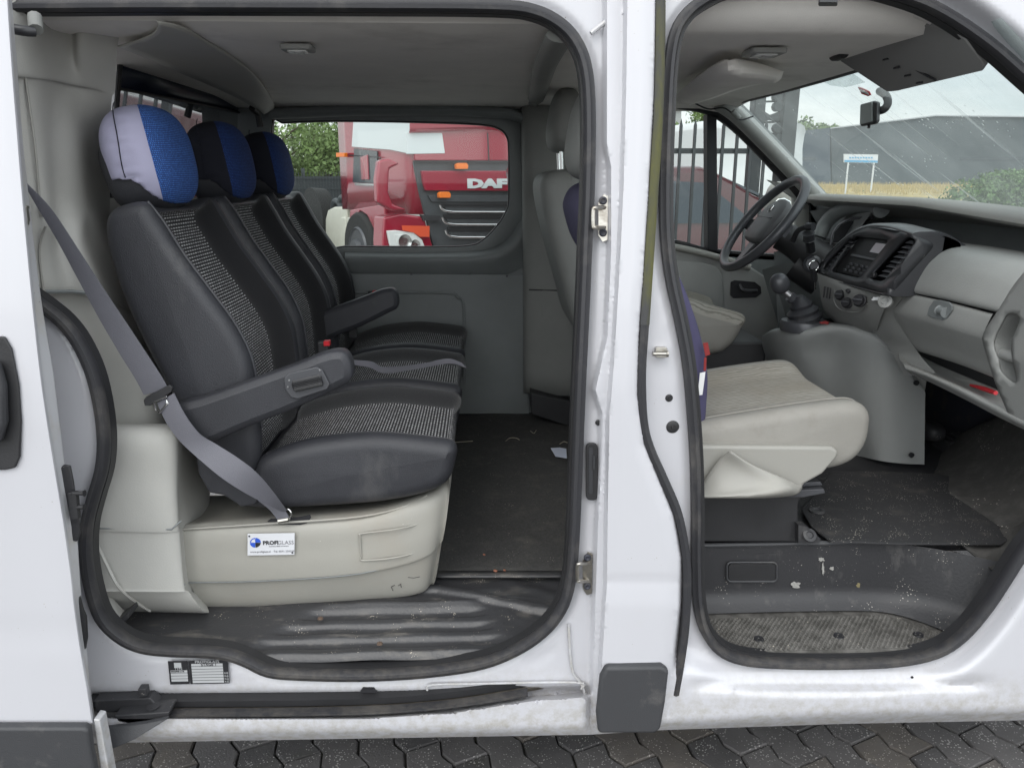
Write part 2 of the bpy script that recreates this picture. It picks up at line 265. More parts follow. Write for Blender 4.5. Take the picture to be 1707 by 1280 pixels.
M = dict(
 paint=mat('white_paint', (.525, .525, .555), .32, coat=.5, var=.015, vscale=3, dirt=(.52, .50, .45), dscale=5, damt=.0, dmul=.35, specks=((.30, .27, .22), 90, .12, .50), bump=.06, bscale=26),
 paint_dirty=mat('white_paint_grimy', (.50, .505, .525), .4, coat=.3, dirt=(.42, .38, .30), dscale=9, damt=.45, dmul=.55, specks=((.12, .10, .08), 110, .16)),
 rubber=mat('rubber', (.028, .028, .032), .55, bump=.15, bscale=160, dirt=(.13, .12, .11), dscale=9, damt=.35, dmul=.5),
 mossy=mat('mossy_rubber', (.045, .045, .047), .7, dirt=(.11, .11, .03), dscale=16, damt=.55, dmul=.8, stretch=(1, 1, .2)),
 black=mat('black_plastic', (.022, .022, .024), .5, bump=.2, bscale=300, var=.2),
 blackdirt=mat('black_plastic_dusty', (.030, .030, .033), .5, bump=.25, bscale=160, dirt=(.13, .125, .12), dscale=24, damt=.22, dmul=.5, specks=((.34, .32, .29), 160, .26, .48), stretch=(1, 1, .45)),
 moulding=mat('grey_moulding', (.045, .046, .050), .55, bump=.35, bscale=420, dirt=(.17, .16, .15), dscale=12, damt=.2, dmul=.5),
 trim=mat('beige_grey_trim', (.44, .435, .41), .62, bump=.25, bscale=420, var=.04, dirt=(.46, .44, .40), dscale=4, damt=.3, dmul=.35, specks=((.6, .58, .52), 70, .07)),
 trimdark=mat('grey_trim', (.19, .205, .207), .55, bump=.3, bscale=400, var=.06, dirt=(.22, .225, .22), dscale=6, damt=.2, dmul=.4),
 dash=mat('dash_grey', (.30, .305, .295), .5, bump=.35, bscale=380, var=.05, dirt=(.40, .39, .36), dscale=5, damt=.2, dmul=.35),
 dashtop=mat('dash_top', (.27, .265, .25), .6, bump=.3, bscale=300, var=.05),
 basep=mat('seat_base_plastic', (.325, .316, .285), .5, bump=.15, bscale=350, var=.03, dirt=(.33, .28, .22), dscale=3.2, damt=.25, dmul=.35, specks=((.65, .62, .55), 45, .09)),
 liner=mat('headliner', (.82, .795, .76), .95, bump=.3, bscale=700, var=.04, dirt=(.30, .28, .25), dscale=2.5, damt=.15, dmul=.4),
 leather=mat('black_leatherette', (.036, .037, .043), .42, spec=.4, bump=.5, bscale=520, var=.15, dirt=(.15, .145, .14), dscale=5, damt=.12, dmul=.45, stretch=(1, 1, .5)),
 fabric=mat('black_fabric', (.015, .015, .017), .95, spec=.15, bump=.4, bscale=900, var=.15, sheen=.3),
 woven=woven('woven_fabric', (.016, .016, .018), (.50, .50, .51)),
 mesh=woven('blue_mesh', (.012, .035, .16), (.07, .20, .58), .0046, .0040, .0008),
 meshd=woven('navy_mesh', (.006, .016, .08), (.025, .08, .30), .0046, .0040, .0008),
 cover=mat('grey_violet_cloth', (.40, .39, .53), .85, bump=.3, bscale=600, var=.08, vscale=5),
 navy=mat('navy_cloth', (.010, .011, .02), .9, bump=.3, bscale=600),
 purple=mat('violet_slipcover', (.060, .055, .115), .85, bump=.3, bscale=500, var=.15, vscale=6),
 belt=mat('belt_webbing', (.125, .125, .145), .6, bump=.5, bscale=700, var=.1, vscale=4, stretch=(1, 1, 1)),
 carpet=mat('dark_carpet', (.052, .051, .050), .95, bump=1, bscale=420, var=.3, vscale=160, dirt=(.12, .115, .10), dscale=14, damt=.35, dmul=.5, specks=((.35, .33, .28), 150, .22)),
 footmat=mat('black_floor_mat', (.030, .030, .032), .9, bump=.8, bscale=400, dirt=(.11, .10, .09), dscale=16, damt=.30, dmul=.6, specks=((.34, .32, .28), 170, .30, .35)),
 floorr=mat('scuffed_floor_rubber', (.042, .042, .045), .38, bump=.35, bscale=160, dirt=(.19, .175, .155), dscale=26, damt=.28, dmul=.7, specks=((.40, .36, .30), 170, .30, .50), stretch=(.30, 1, 1)),
 beige=mat('beige_seat_fabric', (.42, .40, .35), .95, bump=.4, bscale=500, var=.05, dirt=(.33, .29, .23), dscale=7, damt=.4, dmul=.5),
 beigev=mat('beige_vinyl', (.265, .255, .232), .65, bump=.3, bscale=350, var=.06, dirt=(.19, .175, .15), dscale=9, damt=.3, dmul=.45),
 cream=mat('cream_plastic', (.31, .303, .278), .45, bump=.1, dirt=(.42, .40, .35), dscale=5, damt=.2, dmul=.4),
 seatgrey=mat('seat_back_grey', (.23, .235, .225), .6, bump=.25, bscale=400, var=.05),
 metal=mat('galvanised_metal', (.48, .46, .42), .32, 1, bump=.3, bscale=80, dirt=(.25, .2, .14), dscale=30, damt=.4, dmul=.7),
 chrome=mat('bright_metal', (.75, .75, .75), .15, 1),
 satin=mat('satin_silver', (.42, .42, .43), .35, .8),
 greyblack=mat('charcoal_panel', (.038, .039, .043), .38, bump=.15, bscale=400),
 gunmetal=mat('gunmetal_trim', (.075, .077, .085), .35, .2, bump=.1, bscale=400),
 steel=mat('dark_steel', (.03, .032, .045), .6, dirt=(.1, .09, .08), dscale=20, damt=.3),  # steel is dark blue-grey with patches of dirt
 rust=mat('rusty_bolt', (.11, .075, .055), .9, bump=1, bscale=200),
 red=mat('red_plastic', (.55, .02, .03), .4), redtag=mat('red_label', (.24, .025, .025), .8), whitetag=mat('white_label', (.8, .8, .8), .7),
 paper=mat('pale_paper', (.62, .66, .78), .8), ink=mat('ink', (.015, .015, .018), .6), inkgrey=mat('ink_grey', (.25, .25, .27), .6), blueink=mat('blue_ink', (.03, .10, .55), .5), labelw=mat('label_white', (.66, .67, .70), .35),
 labelb=mat('label_silver', (.42, .43, .44), .4), lcd=mat('radio_display', (.36, .33, .36), .2), lens=mat('lamp_lens', (.62, .63, .62), .25),
 truckred=mat('truck_red', (.25, .006, .024), .22, coat=.8, var=.06, vscale=1), truckwhite=mat('truck_white', (.55, .59, .60), .3, coat=.5), orange=mat('orange_lens', (.75, .18, .02), .35),
 orangetag=mat('orange_sticker', (.62, .07, .02), .5), grille=mat('grille_grey', (.045, .05, .055), .5, var=.2), tyre=mat('tyre', (.02, .02, .02), .8, bump=.5, bscale=40),
 tank=mat('cream_tank', (.55, .54, .47), .35, var=.05), carwhite=mat('car_white', (.68, .70, .70), .25, coat=.8), cardark=mat('car_maroon', (.06, .012, .015), .25, coat=.8),
 fence=mat('fence_black', (.018, .022, .024), .5), meshfence=mat('fence_green_black', (.03, .036, .04), .6), bark=mat('bark', (.09, .07, .05), .95, bump=1, bscale=30, var=.3),
 leaf=mat('leaves', (.13, .19, .06), .6, var=.5, vscale=1.6), leafd=mat('leaves_dark', (.055, .10, .035), .6, var=.5, vscale=2.5), hedge=mat('hedge_leaves', (.10, .17, .055), .6, var=.45, vscale=5),
 dry=mat('dry_grass', (.40, .31, .14), .95, var=.3, vscale=2.5), green=mat('verge_grass', (.12, .16, .06), .95, var=.3),
 warehouse=mat('warehouse_cladding', (.060, .072, .080), .6, var=.12, vscale=.12), warehouse2=mat('warehouse_blue', (.045, .06, .078), .6), bwhite=mat('rendered_wall', (.55, .55, .52), .8, var=.05), bgrey=mat('grey_wall', (.33, .34, .35), .8, var=.05), win=mat('dark_window', (.03, .04, .05), .1),
 signblue=mat('sign_blue', (.10, .35, .60), .5), asphalt=mat('asphalt', (.23, .22, .21), .95, bump=.6, bscale=60, var=.2),
 joint=mat('joint_sand', (.022, .020, .018), 1, bump=1, bscale=150, dirt=(.06, .06, .025), dscale=6, damt=.3),
 gl=glass('side_glass', (.86, .91, .89), .8, .02), gls=glass('screen_glass', (.86, .93, .92), .9, .30, (.62, .68, .66), True), glm=glass('partition_glass', (.10, .11, .13), 3.2, 0, ior=1.7),  # screen dust is real, raised to stand in for haze and dash reflection
 tint=mat('dark_tinted_glass', (.008, .012, .028), .35), mirror=mat('mirror_glass', (.85, .88, .88), .03, 1),
)
# pavers get their speckle and per-block tint
M['paver'] = mat('paver', (.105, .100, .100), .9, bump=1, bscale=180, var=.25, vscale=3.5, specks=((.34, .33, .32), 130, .40, .25))

def low_grime(m, z0, z1, col, mul, nscale=12):
    t = m.node_tree; L = t.links.new; b = t.nodes['Principled BSDF']; src = b.inputs['Base Color'].links[0].from_socket
    co = t.nodes.new('ShaderNodeTexCoord'); sx = t.nodes.new('ShaderNodeSeparateXYZ'); L(co.outputs['Object'], sx.inputs[0])
    a = t.nodes.new('ShaderNodeMapRange'); a.inputs[1].default_value = z0; a.inputs[2].default_value = z1; a.inputs[3].default_value = mul; a.inputs[4].default_value = 0; L(sx.outputs[2], a.inputs[0])
    n = t.nodes.new('ShaderNodeTexNoise'); n.inputs['Scale'].default_value = nscale; n.inputs['Detail'].default_value = 9; n.inputs['Roughness'].default_value = .75; L(co.outputs['Object'], n.inputs['Vector'])
    q = t.nodes.new('ShaderNodeMapRange'); q.inputs[1].default_value = .42; q.inputs[2].default_value = .66; L(n.outputs[0], q.inputs[0])
    mu_ = t.nodes.new('ShaderNodeMath'); mu_.operation = 'MULTIPLY'; L(a.outputs[0], mu_.inputs[0]); L(q.outputs[0], mu_.inputs[1])
    mx_ = t.nodes.new('ShaderNodeMix'); mx_.data_type = 'RGBA'; L(mu_.outputs[0], mx_.inputs[0]); L(src, mx_.inputs[6]); mx_.inputs[7].default_value = (*col, 1); L(mx_.outputs[2], b.inputs['Base Color'])
low_grime(M['paint'], .31, .44, (.30, .27, .20), .7, 45); low_grime(M['paint_dirty'], .3, .6, (.22, .19, .14), .8, 20); low_grime(M['rubber'], .42, .60, (.12, .108, .092), .5, 30)
M['paver2'] = mat('paver_dark', (.078, .075, .076), .9, bump=1, bscale=180, var=.25, vscale=5, specks=((.34, .33, .32), 130, .36, .25), dirt=(.05, .055, .03), dscale=9, damt=.3, dmul=.5)
M['paver3'] = mat('paver_brown', (.115, .104, .096), .9, bump=1, bscale=180, var=.25, vscale=5, specks=((.36, .34, .31), 130, .36, .25), dirt=(.16, .14, .11), dscale=12, damt=.4, dmul=.5)
# ================================================================ THE VAN
van = thing('van', 'white crew van with open sliding door and open passenger door showing both seat rows', 'van', (0.6, 2.4, 0))
ALLV = []
def vb(mb, name, mats, parent=None, **k):
    o = mb.build(name, mats, parent if parent is not None else None, **k)
    if parent is None: o.parent = van; o.location = (-.6, -2.4, 0)
    return o
# ---- openings, traced as they lie on the side of the van
SL = [(0, 14), (120, 11), (300, 10), (600, 11), (820, 13), (890, 21), (935, 44), (962, 76), (977, 120), (982, 190), (981, 300), (977, 400), (972, 520), (966, 650), (961, 780), (956, 900), (948, 975), (928, 1022), (893, 1058), (845, 1086), (790, 1104), (700, 1116), (600, 1121), (500, 1119), (450, 1114), (415, 1098), (385, 1087), (350, 1082), (290, 1080), (240, 1074), (203, 1057), (172, 1025), (155, 975), (147, 920), (149, 870), (160, 825), (173, 780), (177, 735), (172, 680), (158, 620), (135, 570), (110, 537), (80, 512), (35, 478), (-5, 430), (-25, 330), (-30, 120), (-20, 35)]
SF = [(1145, 22), (1175, 0), (1215, -18), (1290, -30), (1400, -28), (1500, -5), (1565, 22), (1640, 72), (1707, 130), (1800, 215), (1900, 330), (1950, 470), (1930, 620), (1860, 740), (1780, 830), (1710, 905), (1672, 962), (1640, 1010), (1600, 1056), (1556, 1084), (1490, 1098), (1400, 1102), (1300, 1101), (1235, 1095), (1196, 1078), (1172, 1045), (1161, 1000), (1158, 930), (1158, 850), (1156, 760), (1150, 670), (1143, 600), (1130, 530), (1115, 460), (1107, 390), (1106, 300), (1109, 200), (1114, 110), (1124, 55)]
slc = [tuple(q) for q in cr([V3(a, b, 0)[:2] for a, b in SL], 4, True)]
sfc = [tuple(q) for q in cr([V3(a, b, 0)[:2] for a, b in SF], 4, True)]
Lx = [(1042, -150), (1042, 0), (1040, 150), (1036, 300), (1030, 430), (1020, 600), (1012, 700), (1009, 860), (1008, 970), (1000, 1100), (995, 1230)]
Mx = [(1012, -150), (1009, 0), (1009, 240), (1016, 280), (1016, 420), (1010, 560), (990, 650), (1002, 690), (1000, 770), (994, 880), (990, 1000), (984, 1230)]
Rx = [(1095, -150), (1095, 0), (1092, 150), (1084, 300), (1075, 450), (1066, 560), (1064, 660), (1076, 740), (1100, 800), (1124, 860), (1136, 930), (1134, 1010), (1126, 1080), (1116, 1160), (1112, 1230)]
def xi(pl, y): return np.interp(y, [q[1] for q in pl], [q[0] for q in pl])
def side_off(px, py):
    ds = dist_poly(px, py, slc); df = dist_poly(px, py, sfc)
    xl, xm, xr = xi(Lx, py), xi(Mx, py), xi(Rx, py)
    left = .028 + .030*(1-ss((px-xm+6)/10)) ; left = left*(1-ss((px-xl+4)/8))
    left += .010*(1-ss((ds-10)/16))*(px < xl)
    # crumpled spot-weld flange above track, track pocket and lower sill
    trk = ss((py-np.interp(px, [160, 700, 850, 985], [1152, 1148, 1142, 1140]))/10)
    low = ss((py-np.interp(px, [160, 400, 600, 750, 880, 985], [1188, 1190, 1189, 1180, 1160, 1152]))/9)
    lz = ((1-ss((px-975)/12)))
    left = left + lz*(trk*(.03) - low*(.088))
    left = np.where(px < xl+4, np.maximum(left, -.004), left)
    bul = -.006*ss((px-xl)/30)*ss((xr-px)/22)*(px > xl)*(px < xr)
    bul += .003*np.exp(-((py-969)/5)**2)*(px > xl)*(px < xr) - .004*ss((py-975)/40)*(px > xl)*(px < xr)
    t = np.maximum(ss((py-1062)/70), ss((px-1470)/90))
    right = .045*(1 - t*ss((df-14)/46)) ; right += .008*(1-ss((df-10)/10))
    right += .012*np.exp(-((py-1140)/9)**2)*ss((px-1140)/40)*(1-ss((px-1600)/80))
    stepR = ss((px-xr+3)/9)
    o = np.where(px < (xl+xr)/2, left+bul, bul*(1-stepR)+right*stepR)
    und = ss((py-np.interp(px, [-600, 150, 980, 1110, 1400, 1707, 2300], [1222, 1220, 1210, 1200, 1186, 1180, 1160]))/26)
    o = o + und*.05
    # pressed flange below the slider opening
    o = o + .004*np.exp(-((dist_poly(px, py, [(880, 1108), (915, 1095), (920, 1082), (870, 1103)]))/4)**2)
    return o
def side_map(px, py): return PS(px, py, side_off(px, py))
def side_offset(pxs, pys, off): return PS(pxs, pys, off)
outl = [(-620, -130)]+[(x, -130) for x in range(-560, 2300, 60)]+[(2300, -130), (2300, 1150)]
outl += [(x, float(np.interp(x, [-600, 155, 980, 1110, 1400, 1707, 2300], [1246, 1238, 1224, 1216, 1206, 1200, 1180]))) for x in range(2240, -600, -20)]+[(-620, 1246)]
ext = []
for pl, ds in ((Lx, (-6, -3, 0, 4)), (Mx, (-7, -4, -1, 3)), (Rx, (-4, 1, 7))):
    for y in range(-100, 1200, 5):
        for d in ds: ext.append((float(xi(pl, y))+d, y))
for x in range(170, 975, 8):
    for y in np.interp(x, [160, 700, 850, 985], [1152, 1148, 1142, 1140])+np.array([0, 5, 10]): ext.append((x, float(y)))
    for y in np.interp(x, [160, 400, 600, 750, 880, 985], [1188, 1190, 1189, 1180, 1160, 1152])+np.array([0, 5, 9]): ext.append((x, float(y)))
def shrink(poly, d):
    o = []; n = len(poly)
    a = sum(poly[i][0]*poly[(i+1) % n][1]-poly[(i+1) % n][0]*poly[i][1] for i in range(n)); s_ = 1 if a > 0 else -1
    for i in range(n):
        tx = poly[(i+1) % n][0]-poly[i-1][0]; ty = poly[(i+1) % n][1]-poly[i-1][1]; l = math.hypot(tx, ty)+1e-9
        o.append((poly[i][0]-s_*ty/l*d, poly[i][1]+s_*tx/l*d))
    return o
body = vb(sheet(outl, [shrink(slc, 3), shrink(sfc, 3)], side_map, 8, ext, (-60, -110, 1780, 1240)), 'side_panel', M['paint'], ang=60)
def on_side(pts, off, n=4, closed=False):
    q = cr([V3(a, b) for a, b in pts], n, closed) if n > 1 else [V3(a, b) for a, b in pts]
    return list(PS([a[0] for a in q], [a[1] for a in q], off))
# rubber seals round the openings
prof = [(-.011, -.004), (-.0115, -.016), (-.007, -.023), (.000, -.024), (.005, -.019), (.0105, -.018), (.0115, -.006), (.008, .006), (-.008, .006)]
def seal_curve(poly, off): return list(PS([a for a, b in poly], [b for a, b in poly], off))
vb(MB().sweep(seal_curve(slc, .055), prof, (0, 1, 0), True), 'door_seal', M['rubber'])
vb(MB().sweep(seal_curve(sfc, .048), [(a*.9, b) for a, b in prof], (0, 1, 0), True), 'door_seal', M['rubber'])
# inner flange of rubber, seen as a thin second lip
vb(MB().sweep(seal_curve(shrink(slc, 10), .068), [(-.004, -.012), (.004, -.012), (.005, .012), (-.005, .012)], (0, 1, 0), True), 'seal_lip', M['black'])
vb(MB().sweep(seal_curve(shrink(sfc, 11), .062), [(-.004, -.012), (.004, -.012), (.005, .012), (-.005, .012)], (0, 1, 0), True), 'seal_lip', M['black'])
# drip strip on the B-pillar edge
strip = [(1100, -60), (1100, 60), (1097, 180), (1090, 300), (1082, 420), (1074, 540), (1069, 620), (1072, 700), (1083, 745), (1105, 795), (1128, 850), (1141, 910), (1145, 970), (1142, 1040), (1134, 1100), (1125, 1152)]
sp_up = strip[:6]; sp_lo = strip[5:]
vb(MB().sweep(on_side(sp_up, .012), [(-.0095, 0), (-.0095, -.010), (-.003, -.014), (.004, -.013), (.0085, -.008), (.0085, .012), (-.0085, .012)], (0, 1, 0)), 'drip_strip', M['mossy'])
vb(MB().sweep(on_side(sp_lo, .014), [(-.009, 0), (-.009, -.012), (-.002, -.018), (.006, -.014), (.0085, -.006), (.0085, .012), (-.0085, .012)], (0, 1, 0)), 'drip_strip', M['rubber'])
# side moulding block below the B-pillar
mo = [(1008, 1102), (1100, 1100), (1112, 1108), (1106, 1160), (1098, 1206), (1088, 1212), (995, 1212), (992, 1180), (998, 1120)]
mb = MB(); q = [ps(a, b, -.004) for a, b in mo]; mb.slab(q, (0, -.022, 0)); vb(mb, 'side_moulding', M['moulding'], bevel=.009, seg=4)
# sliding rail along the sill
rail = [(150, 1172, .055), (300, 1171, .055), (500, 1169, .055), (640, 1165, .055), (740, 1157, .057), (820, 1146, .062), (880, 1136, .072), (930, 1128, .095)]
def vary(pl_, dy=0, do=0, n=5): return [ps(q[0], q[1]+dy, q[2]+do) for q in cr([V3(*p) for p in pl_], n)]
vb(MB().sweep(vary(rail, -2), [(-.011, .004), (-.009, -.008), (.008, -.010), (.011, .004), (.011, .02), (-.011, .02)], (0, 1, 0)), 'door_rail', M['black'])
vb(MB().sweep(vary(rail, 13, -.006), [(-.006, .016), (-.005, .0), (.005, -.004), (.006, .016)], (0, 1, 0)), 'rail_groove', mat('rail_grime', (.075, .065, .052), .7, dirt=(.20, .18, .15), dscale=20, damt=.4, stretch=(.2, 1, 1)))
vb(MB().sweep(vary(rail[:7], 21, -.034), [(-.0022, -.004), (.0022, -.004), (.0022, .02), (-.0022, .02)], (0, 1, 0)), 'rail_lip', M['rubber'])
vb(MB().slab([ps(a, b, .05) for a, b in [(600, 1154), (604, 1149), (622, 1149), (628, 1154)]], (0, .01, 0)), 'drain_flap', M['ink'])
# grubby rail end and roller arm of the open door
mb = MB(); mb.slab([ps(a, b, .03) for a, b in [(156, 1168), (250, 1163), (262, 1175), (275, 1184), (160, 1188)]], (0, .03, 0)); mb.box(ps(240, 1150, .035), (.018, .02, .02)); vb(mb, 'rail_bracket', M['blackdirt'], bevel=.003)
mb = MB(); mb.slab([ps(a, b, .0) for a, b in [(190, 1193), (283, 1186), (278, 1199), (240, 1212), (196, 1203)]], (0, .045, 0)); mb.lathe(ps(256, 1183, .02), (0, 0, 1), [(.011, -.01), (.013, 0), (.011, .01)]); vb(mb, 'roller_arm', M['blackdirt'], bevel=.003)
mb = MB(); mb.slab([P(160, 1216, 1.43), P(240, 1206, 1.43), P(280, 1198, 1.43), P(225, 1232, 1.42), P(178, 1252, 1.40)], (0, .012, 0)); vb(mb, 'arm_plate', M['moulding'], bevel=.002)
# sticker on the sill
def flat_label(pix, planefn, mats, lines, parent=None): pass
def textmesh(body_, size, origin, ex, ey, mat_, name, parent, align='LEFT', extr=.0004, bold=0, sx=1.0, local=None):
    cu = bpy.data.curves.new(name, 'FONT'); cu.body = body_; cu.size = size; cu.align_x = align; cu.extrude = extr; cu.offset = bold; cu.resolution_u = 2
    to = bpy.data.objects.new('tmp', cu); sc.collection.objects.link(to); bpy.context.view_layer.update()
    me = bpy.data.meshes.new_from_object(to.evaluated_get(bpy.context.evaluated_depsgraph_get())); me.name = name
    bpy.data.objects.remove(to); bpy.data.curves.remove(cu)
    B = basis(ex, ey); o_ = np.array(origin, float)
    for v in me.vertices: c = B @ np.array([v.co.x*sx, v.co.y, v.co.z]) + o_; v.co = c
    me.materials.clear(); me.materials.append(mat_)
    o = bpy.data.objects.new(name, me); sc.collection.objects.link(o)
    if parent is van: o.parent = van; o.location = (-.6, -2.4, 0)
    else: o.parent = parent
    return o
def quadlabel(cs, th=.0008): a = [np.array(c) for c in cs]; n = np.cross(a[1]-a[0], a[3]-a[0]); n /= np.linalg.norm(n); return a, n
def lab(mb, A, ex, ey, x0, y0, x1, y1, lift, mi):     # rectangle on a label, in label units (0..1)
    n = np.cross(ex, ey); n = n/np.linalg.norm(n); n = -n if n[1] > 0 else n
    mb.add([A+ex*x+ey*y+n*lift for x, y in ((x0, y0), (x1, y0), (x1, y1), (x0, y1))], [[0, 1, 2, 3]], mi)
A = ps(284, 1140, .052); ex = ps(383, 1138, .052)-A; ey = ps(280, 1101, .052)-A
mb = MB()
lab(mb, A, ex, ey, 0, 0, .33, 1, .001, 0); lab(mb, A, ex, ey, .34, 0, 1, 1, .001, 0)
for k in range(4): lab(mb, A, ex, ey, .03, .13+k*.125, .31, .235+k*.125, .0016, 1)
lab(mb, A, ex, ey, .1, .72, .22, .93, .0016, 1)
for k in range(7): lab(mb, A, ex, ey, .385, .05+k*.12, .91, .15+k*.12, .0016, 1)
stk = vb(mb, 'type_label', [M['ink'], M['labelb']]); 
nrm = np.cross(ex, ey); nrm = nrm/np.linalg.norm(nrm); nrm = -nrm if nrm[1] > 0 else nrm
L_ = np.linalg.norm(ex)
textmesh('PROFIGLASS', L_*.075, A+ex*.45+ey*.90+nrm*.002, ex, ey, M['labelb'], 'printed_text', stk)
textmesh('STAGE 1', L_*.07, A+ex*.55+ey*.785+nrm*.0024, ex, ey, M['ink'], 'printed_text', stk)
textmesh('TYPE', L_*.06, A+ex*.10+ey*.645+nrm*.0024, ex, ey, M['labelb'], 'printed_text', stk)
textmesh('ENGINE LTR', L_*.04, A+ex*.04+ey*.54+nrm*.0024, ex, ey, M['ink'], 'printed_text', stk)
for k, s_ in enumerate(('KG', 'KG', 'KG', 'KG')): textmesh(s_, L_*.05, A+ex*.925+ey*(.06+k*.12)+nrm*.002, ex, ey, M['labelb'], 'printed_text', stk)
# strikers, latch pocket and plugs on the pillars
def striker(cx, cy, h):
    mb = MB(); mb.slab([ps(cx+6, cy-h, .052), ps(cx+13, cy-h+3, .052), ps(cx+12, cy+h, .052), ps(cx+4, cy+h+3, .052), ps(cx-3, cy+h-8, .052), ps(cx-3, cy-h+14, .052)], (0, -.005, 0))
    pl = [ps(cx+8, cy-h*.42, .05), ps(cx-6, cy-h*.40, .022), ps(cx-11, cy-h*.3, .02), ps(cx-11, cy+h*.38, .02), ps(cx-7, cy+h*.46, .022), ps(cx+8, cy+h*.46, .05)]
    mb.tube(cr(pl, 5), .0042, 8)
    vb(mb, 'striker', M['metal'], bevel=.0015)
    for dy in (-h*.72, h*.68): vb(MB().lathe(ps(cx+5, cy+dy, .047), (0, -1, 0), [(.008, 0), (.008, .003), (.005, .005), (.002, .003)], 12), 'striker_bolt', M['steel'])
striker(1000, 362, 38); striker(974, 953, 34)
mb = MB(); mb.slab([ps(a, b, .05) for a, b in rrect(976, 737, 996, 832, 8)], (0, -.007, 0)); vb(mb, 'latch_pocket', M['black'], bevel=.002)
mb = MB(); mb.slab([ps(a, b, .045) for a, b in rrect(981, 745, 988, 822, 3)], (0, -.004, 0)); mb.box(ps(990, 770, .04), (.004, .008, .03)); vb(mb, 'latch_slot', M['greyblack'])
def plug(cx, cy, r_, off, name='body_plug', m_='black', dome=.004):
    mb = MB(); mb.lathe(ps(cx, cy, off), (0, -1, 0), [(r_, 0), (r_, .002), (r_*.7, dome), (r_*.3, dome), (r_*.2, dome*1.6), (0, dome*1.6)], 18); vb(mb, name, M[m_])
plug(1115, 663, .0078, .046); plug(1121, 711, .0135, .046); plug(997, 704, .006, .052); plug(87, 632, .0045, .07, 'body_plug')
mb = MB(); mb.slab([ps(a, b, .045) for a, b in rrect(1091, 577, 1110, 594, 3)], (0, -.012, 0)); mb.tube([ps(1088, 590, .02), ps(1111, 590, .02)], .004, 8); mb.lathe(ps(1111, 590, .02), (1, 0, 0), [(.0065, 0), (.0065, .003)]); vb(mb, 'door_check', M['metal'], bevel=.001)
plug(1520, 1128, .003, .02, dome=.001)
# small welded joints at the top of the B-pillar: raised bead of seam sealer
vb(MB().tube(on_side([(985, 56), (1000, 44), (1018, 30), (1024, 12), (1026, -10)], .045), .0045, 8), 'seam_bead', M['paint_dirty'])
vb(MB().tube(on_side([(948, 1040), (950, 1080), (955, 1120), (968, 1138), (975, 1160), (976, 1215)], .052), .003, 8), 'seam_bead', M['paint_dirty'])
vb(MB().tube(on_side([(712, 1150), (720, 1141), (800, 1139), (960, 1137), (969, 1148)], .05), .0025, 8), 'seam_bead', M['paint_dirty'])
# ---- the sliding door, pushed back along the outside
dpix = [(13, -60), (15, 0), (22, 110), (30, 210), (38, 310), (48, 420), (60, 540), (73, 650), (90, 760), (108, 870), (121, 960), (126, 1010), (136, 1080), (148, 1150), (156, 1205)]
dfr = cr([V3(a, b) for a, b in dpix], 3)
def dY(z): return 1.345+0.10*max(z-1.08, 0)**1.3
def pd(px, py, off=0):
    Y = 1.4
    for _ in range(6): q = P(px, py, Y); Y = dY(q[2])+off
    return P(px, py, Y)
rows = []
for q in dfr:
    x1 = q[0]; row = []
    cre = .004*math.exp(-((q[1]-1050)/8)**2)
    for k in range(14):
        f = k/13; x = -420+(x1-6+420)*f; row.append(pd(x, q[1], cre))
    row += [pd(x1-3, q[1], .001+cre), pd(x1, q[1], .006+cre), pd(x1+1, q[1], .016+cre)]
    rows.append(row)
sdoor = vb(MB().grid(rows), 'sliding_door', M['paint'], ang=60)
# door's folded inner edge
ipix = [(20, 0), (30, 130), (38, 240), (47, 320), (56, 400), (66, 480), (74, 535), (88, 610), (99, 700), (110, 790), (128, 880), (133, 960), (138, 1030), (146, 1090), (150, 1150), (160, 1205)]
rows = []
for t in np.linspace(0, 1, 46):
    a = cr([V3(*p) for p in dpix[1:]], 12); b = cr([V3(*p) for p in ipix], 12)
    pa = a[int(t*(len(a)-1))]; y = pa[1]; xb = float(np.interp(y, [p[1] for p in ipix], [p[0] for p in ipix])); xb = max(xb, pa[0]+3)
    rows.append([pd(pa[0]-1, y, .014), pd(pa[0]+(xb-pa[0])*.35, y, .03), pd(xb-1.5, y, .042), pd(xb, y, .047), pd(xb-1, y, .07)])
vb(MB().grid(rows), 'inner_flange', M['paint_dirty'], sdoor, ang=60).location = (0, 0, 0)
def sd(mb, name, m_, **k): o = mb.build(name, m_, sdoor, **k); return o
# lower moulding of the door and its turned white end
sd(MB().slab([pd(a, b, -.002) for a, b in [(-420, 1200), (146, 1200), (156, 1204), (160, 1240), (172, 1300), (-420, 1300)]], (0, -.022, 0)), 'lower_moulding', M['moulding'], bevel=.008, seg=4)
sd(MB().slab([pd(a, b, .004) for a, b in [(155, 1198), (166, 1200), (184, 1300), (170, 1300)]], (0, .03, 0)), 'door_end', M['paint_dirty'], bevel=.003)
sd(MB().slab([pd(a, b, -.001) for a, b in [(-160, 560), (10, 560), (22, 580), (34, 640), (38, 700), (36, 760), (28, 778), (10, 782), (-160, 782)]], (0, -.006, 0)), 'handle_recess', M['black'], bevel=.003)
sd(MB().slab([pd(a, b, -.009) for a, b in [(-140, 600), (5, 600), (16, 640), (18, 700), (8, 735), (-140, 735)]], (0, -.02, 0)), 'door_handle', M['greyblack'], bevel=.008, seg=4)
mb = MB(); mb.slab([pd(a, b, .04) for a, b in [(101, 781), (108, 773), (119, 775), (124, 800), (133, 860), (135, 888), (130, 901), (120, 898), (113, 860)]], (0, -.006, 0)); sd(mb, 'latch_plate', M['blackdirt'], bevel=.002)
mb = MB(); mb.slab([pd(a, b, .032) for a, b in [(117, 817), (132, 817), (136, 862), (122, 862)]], (0, -.012, 0))
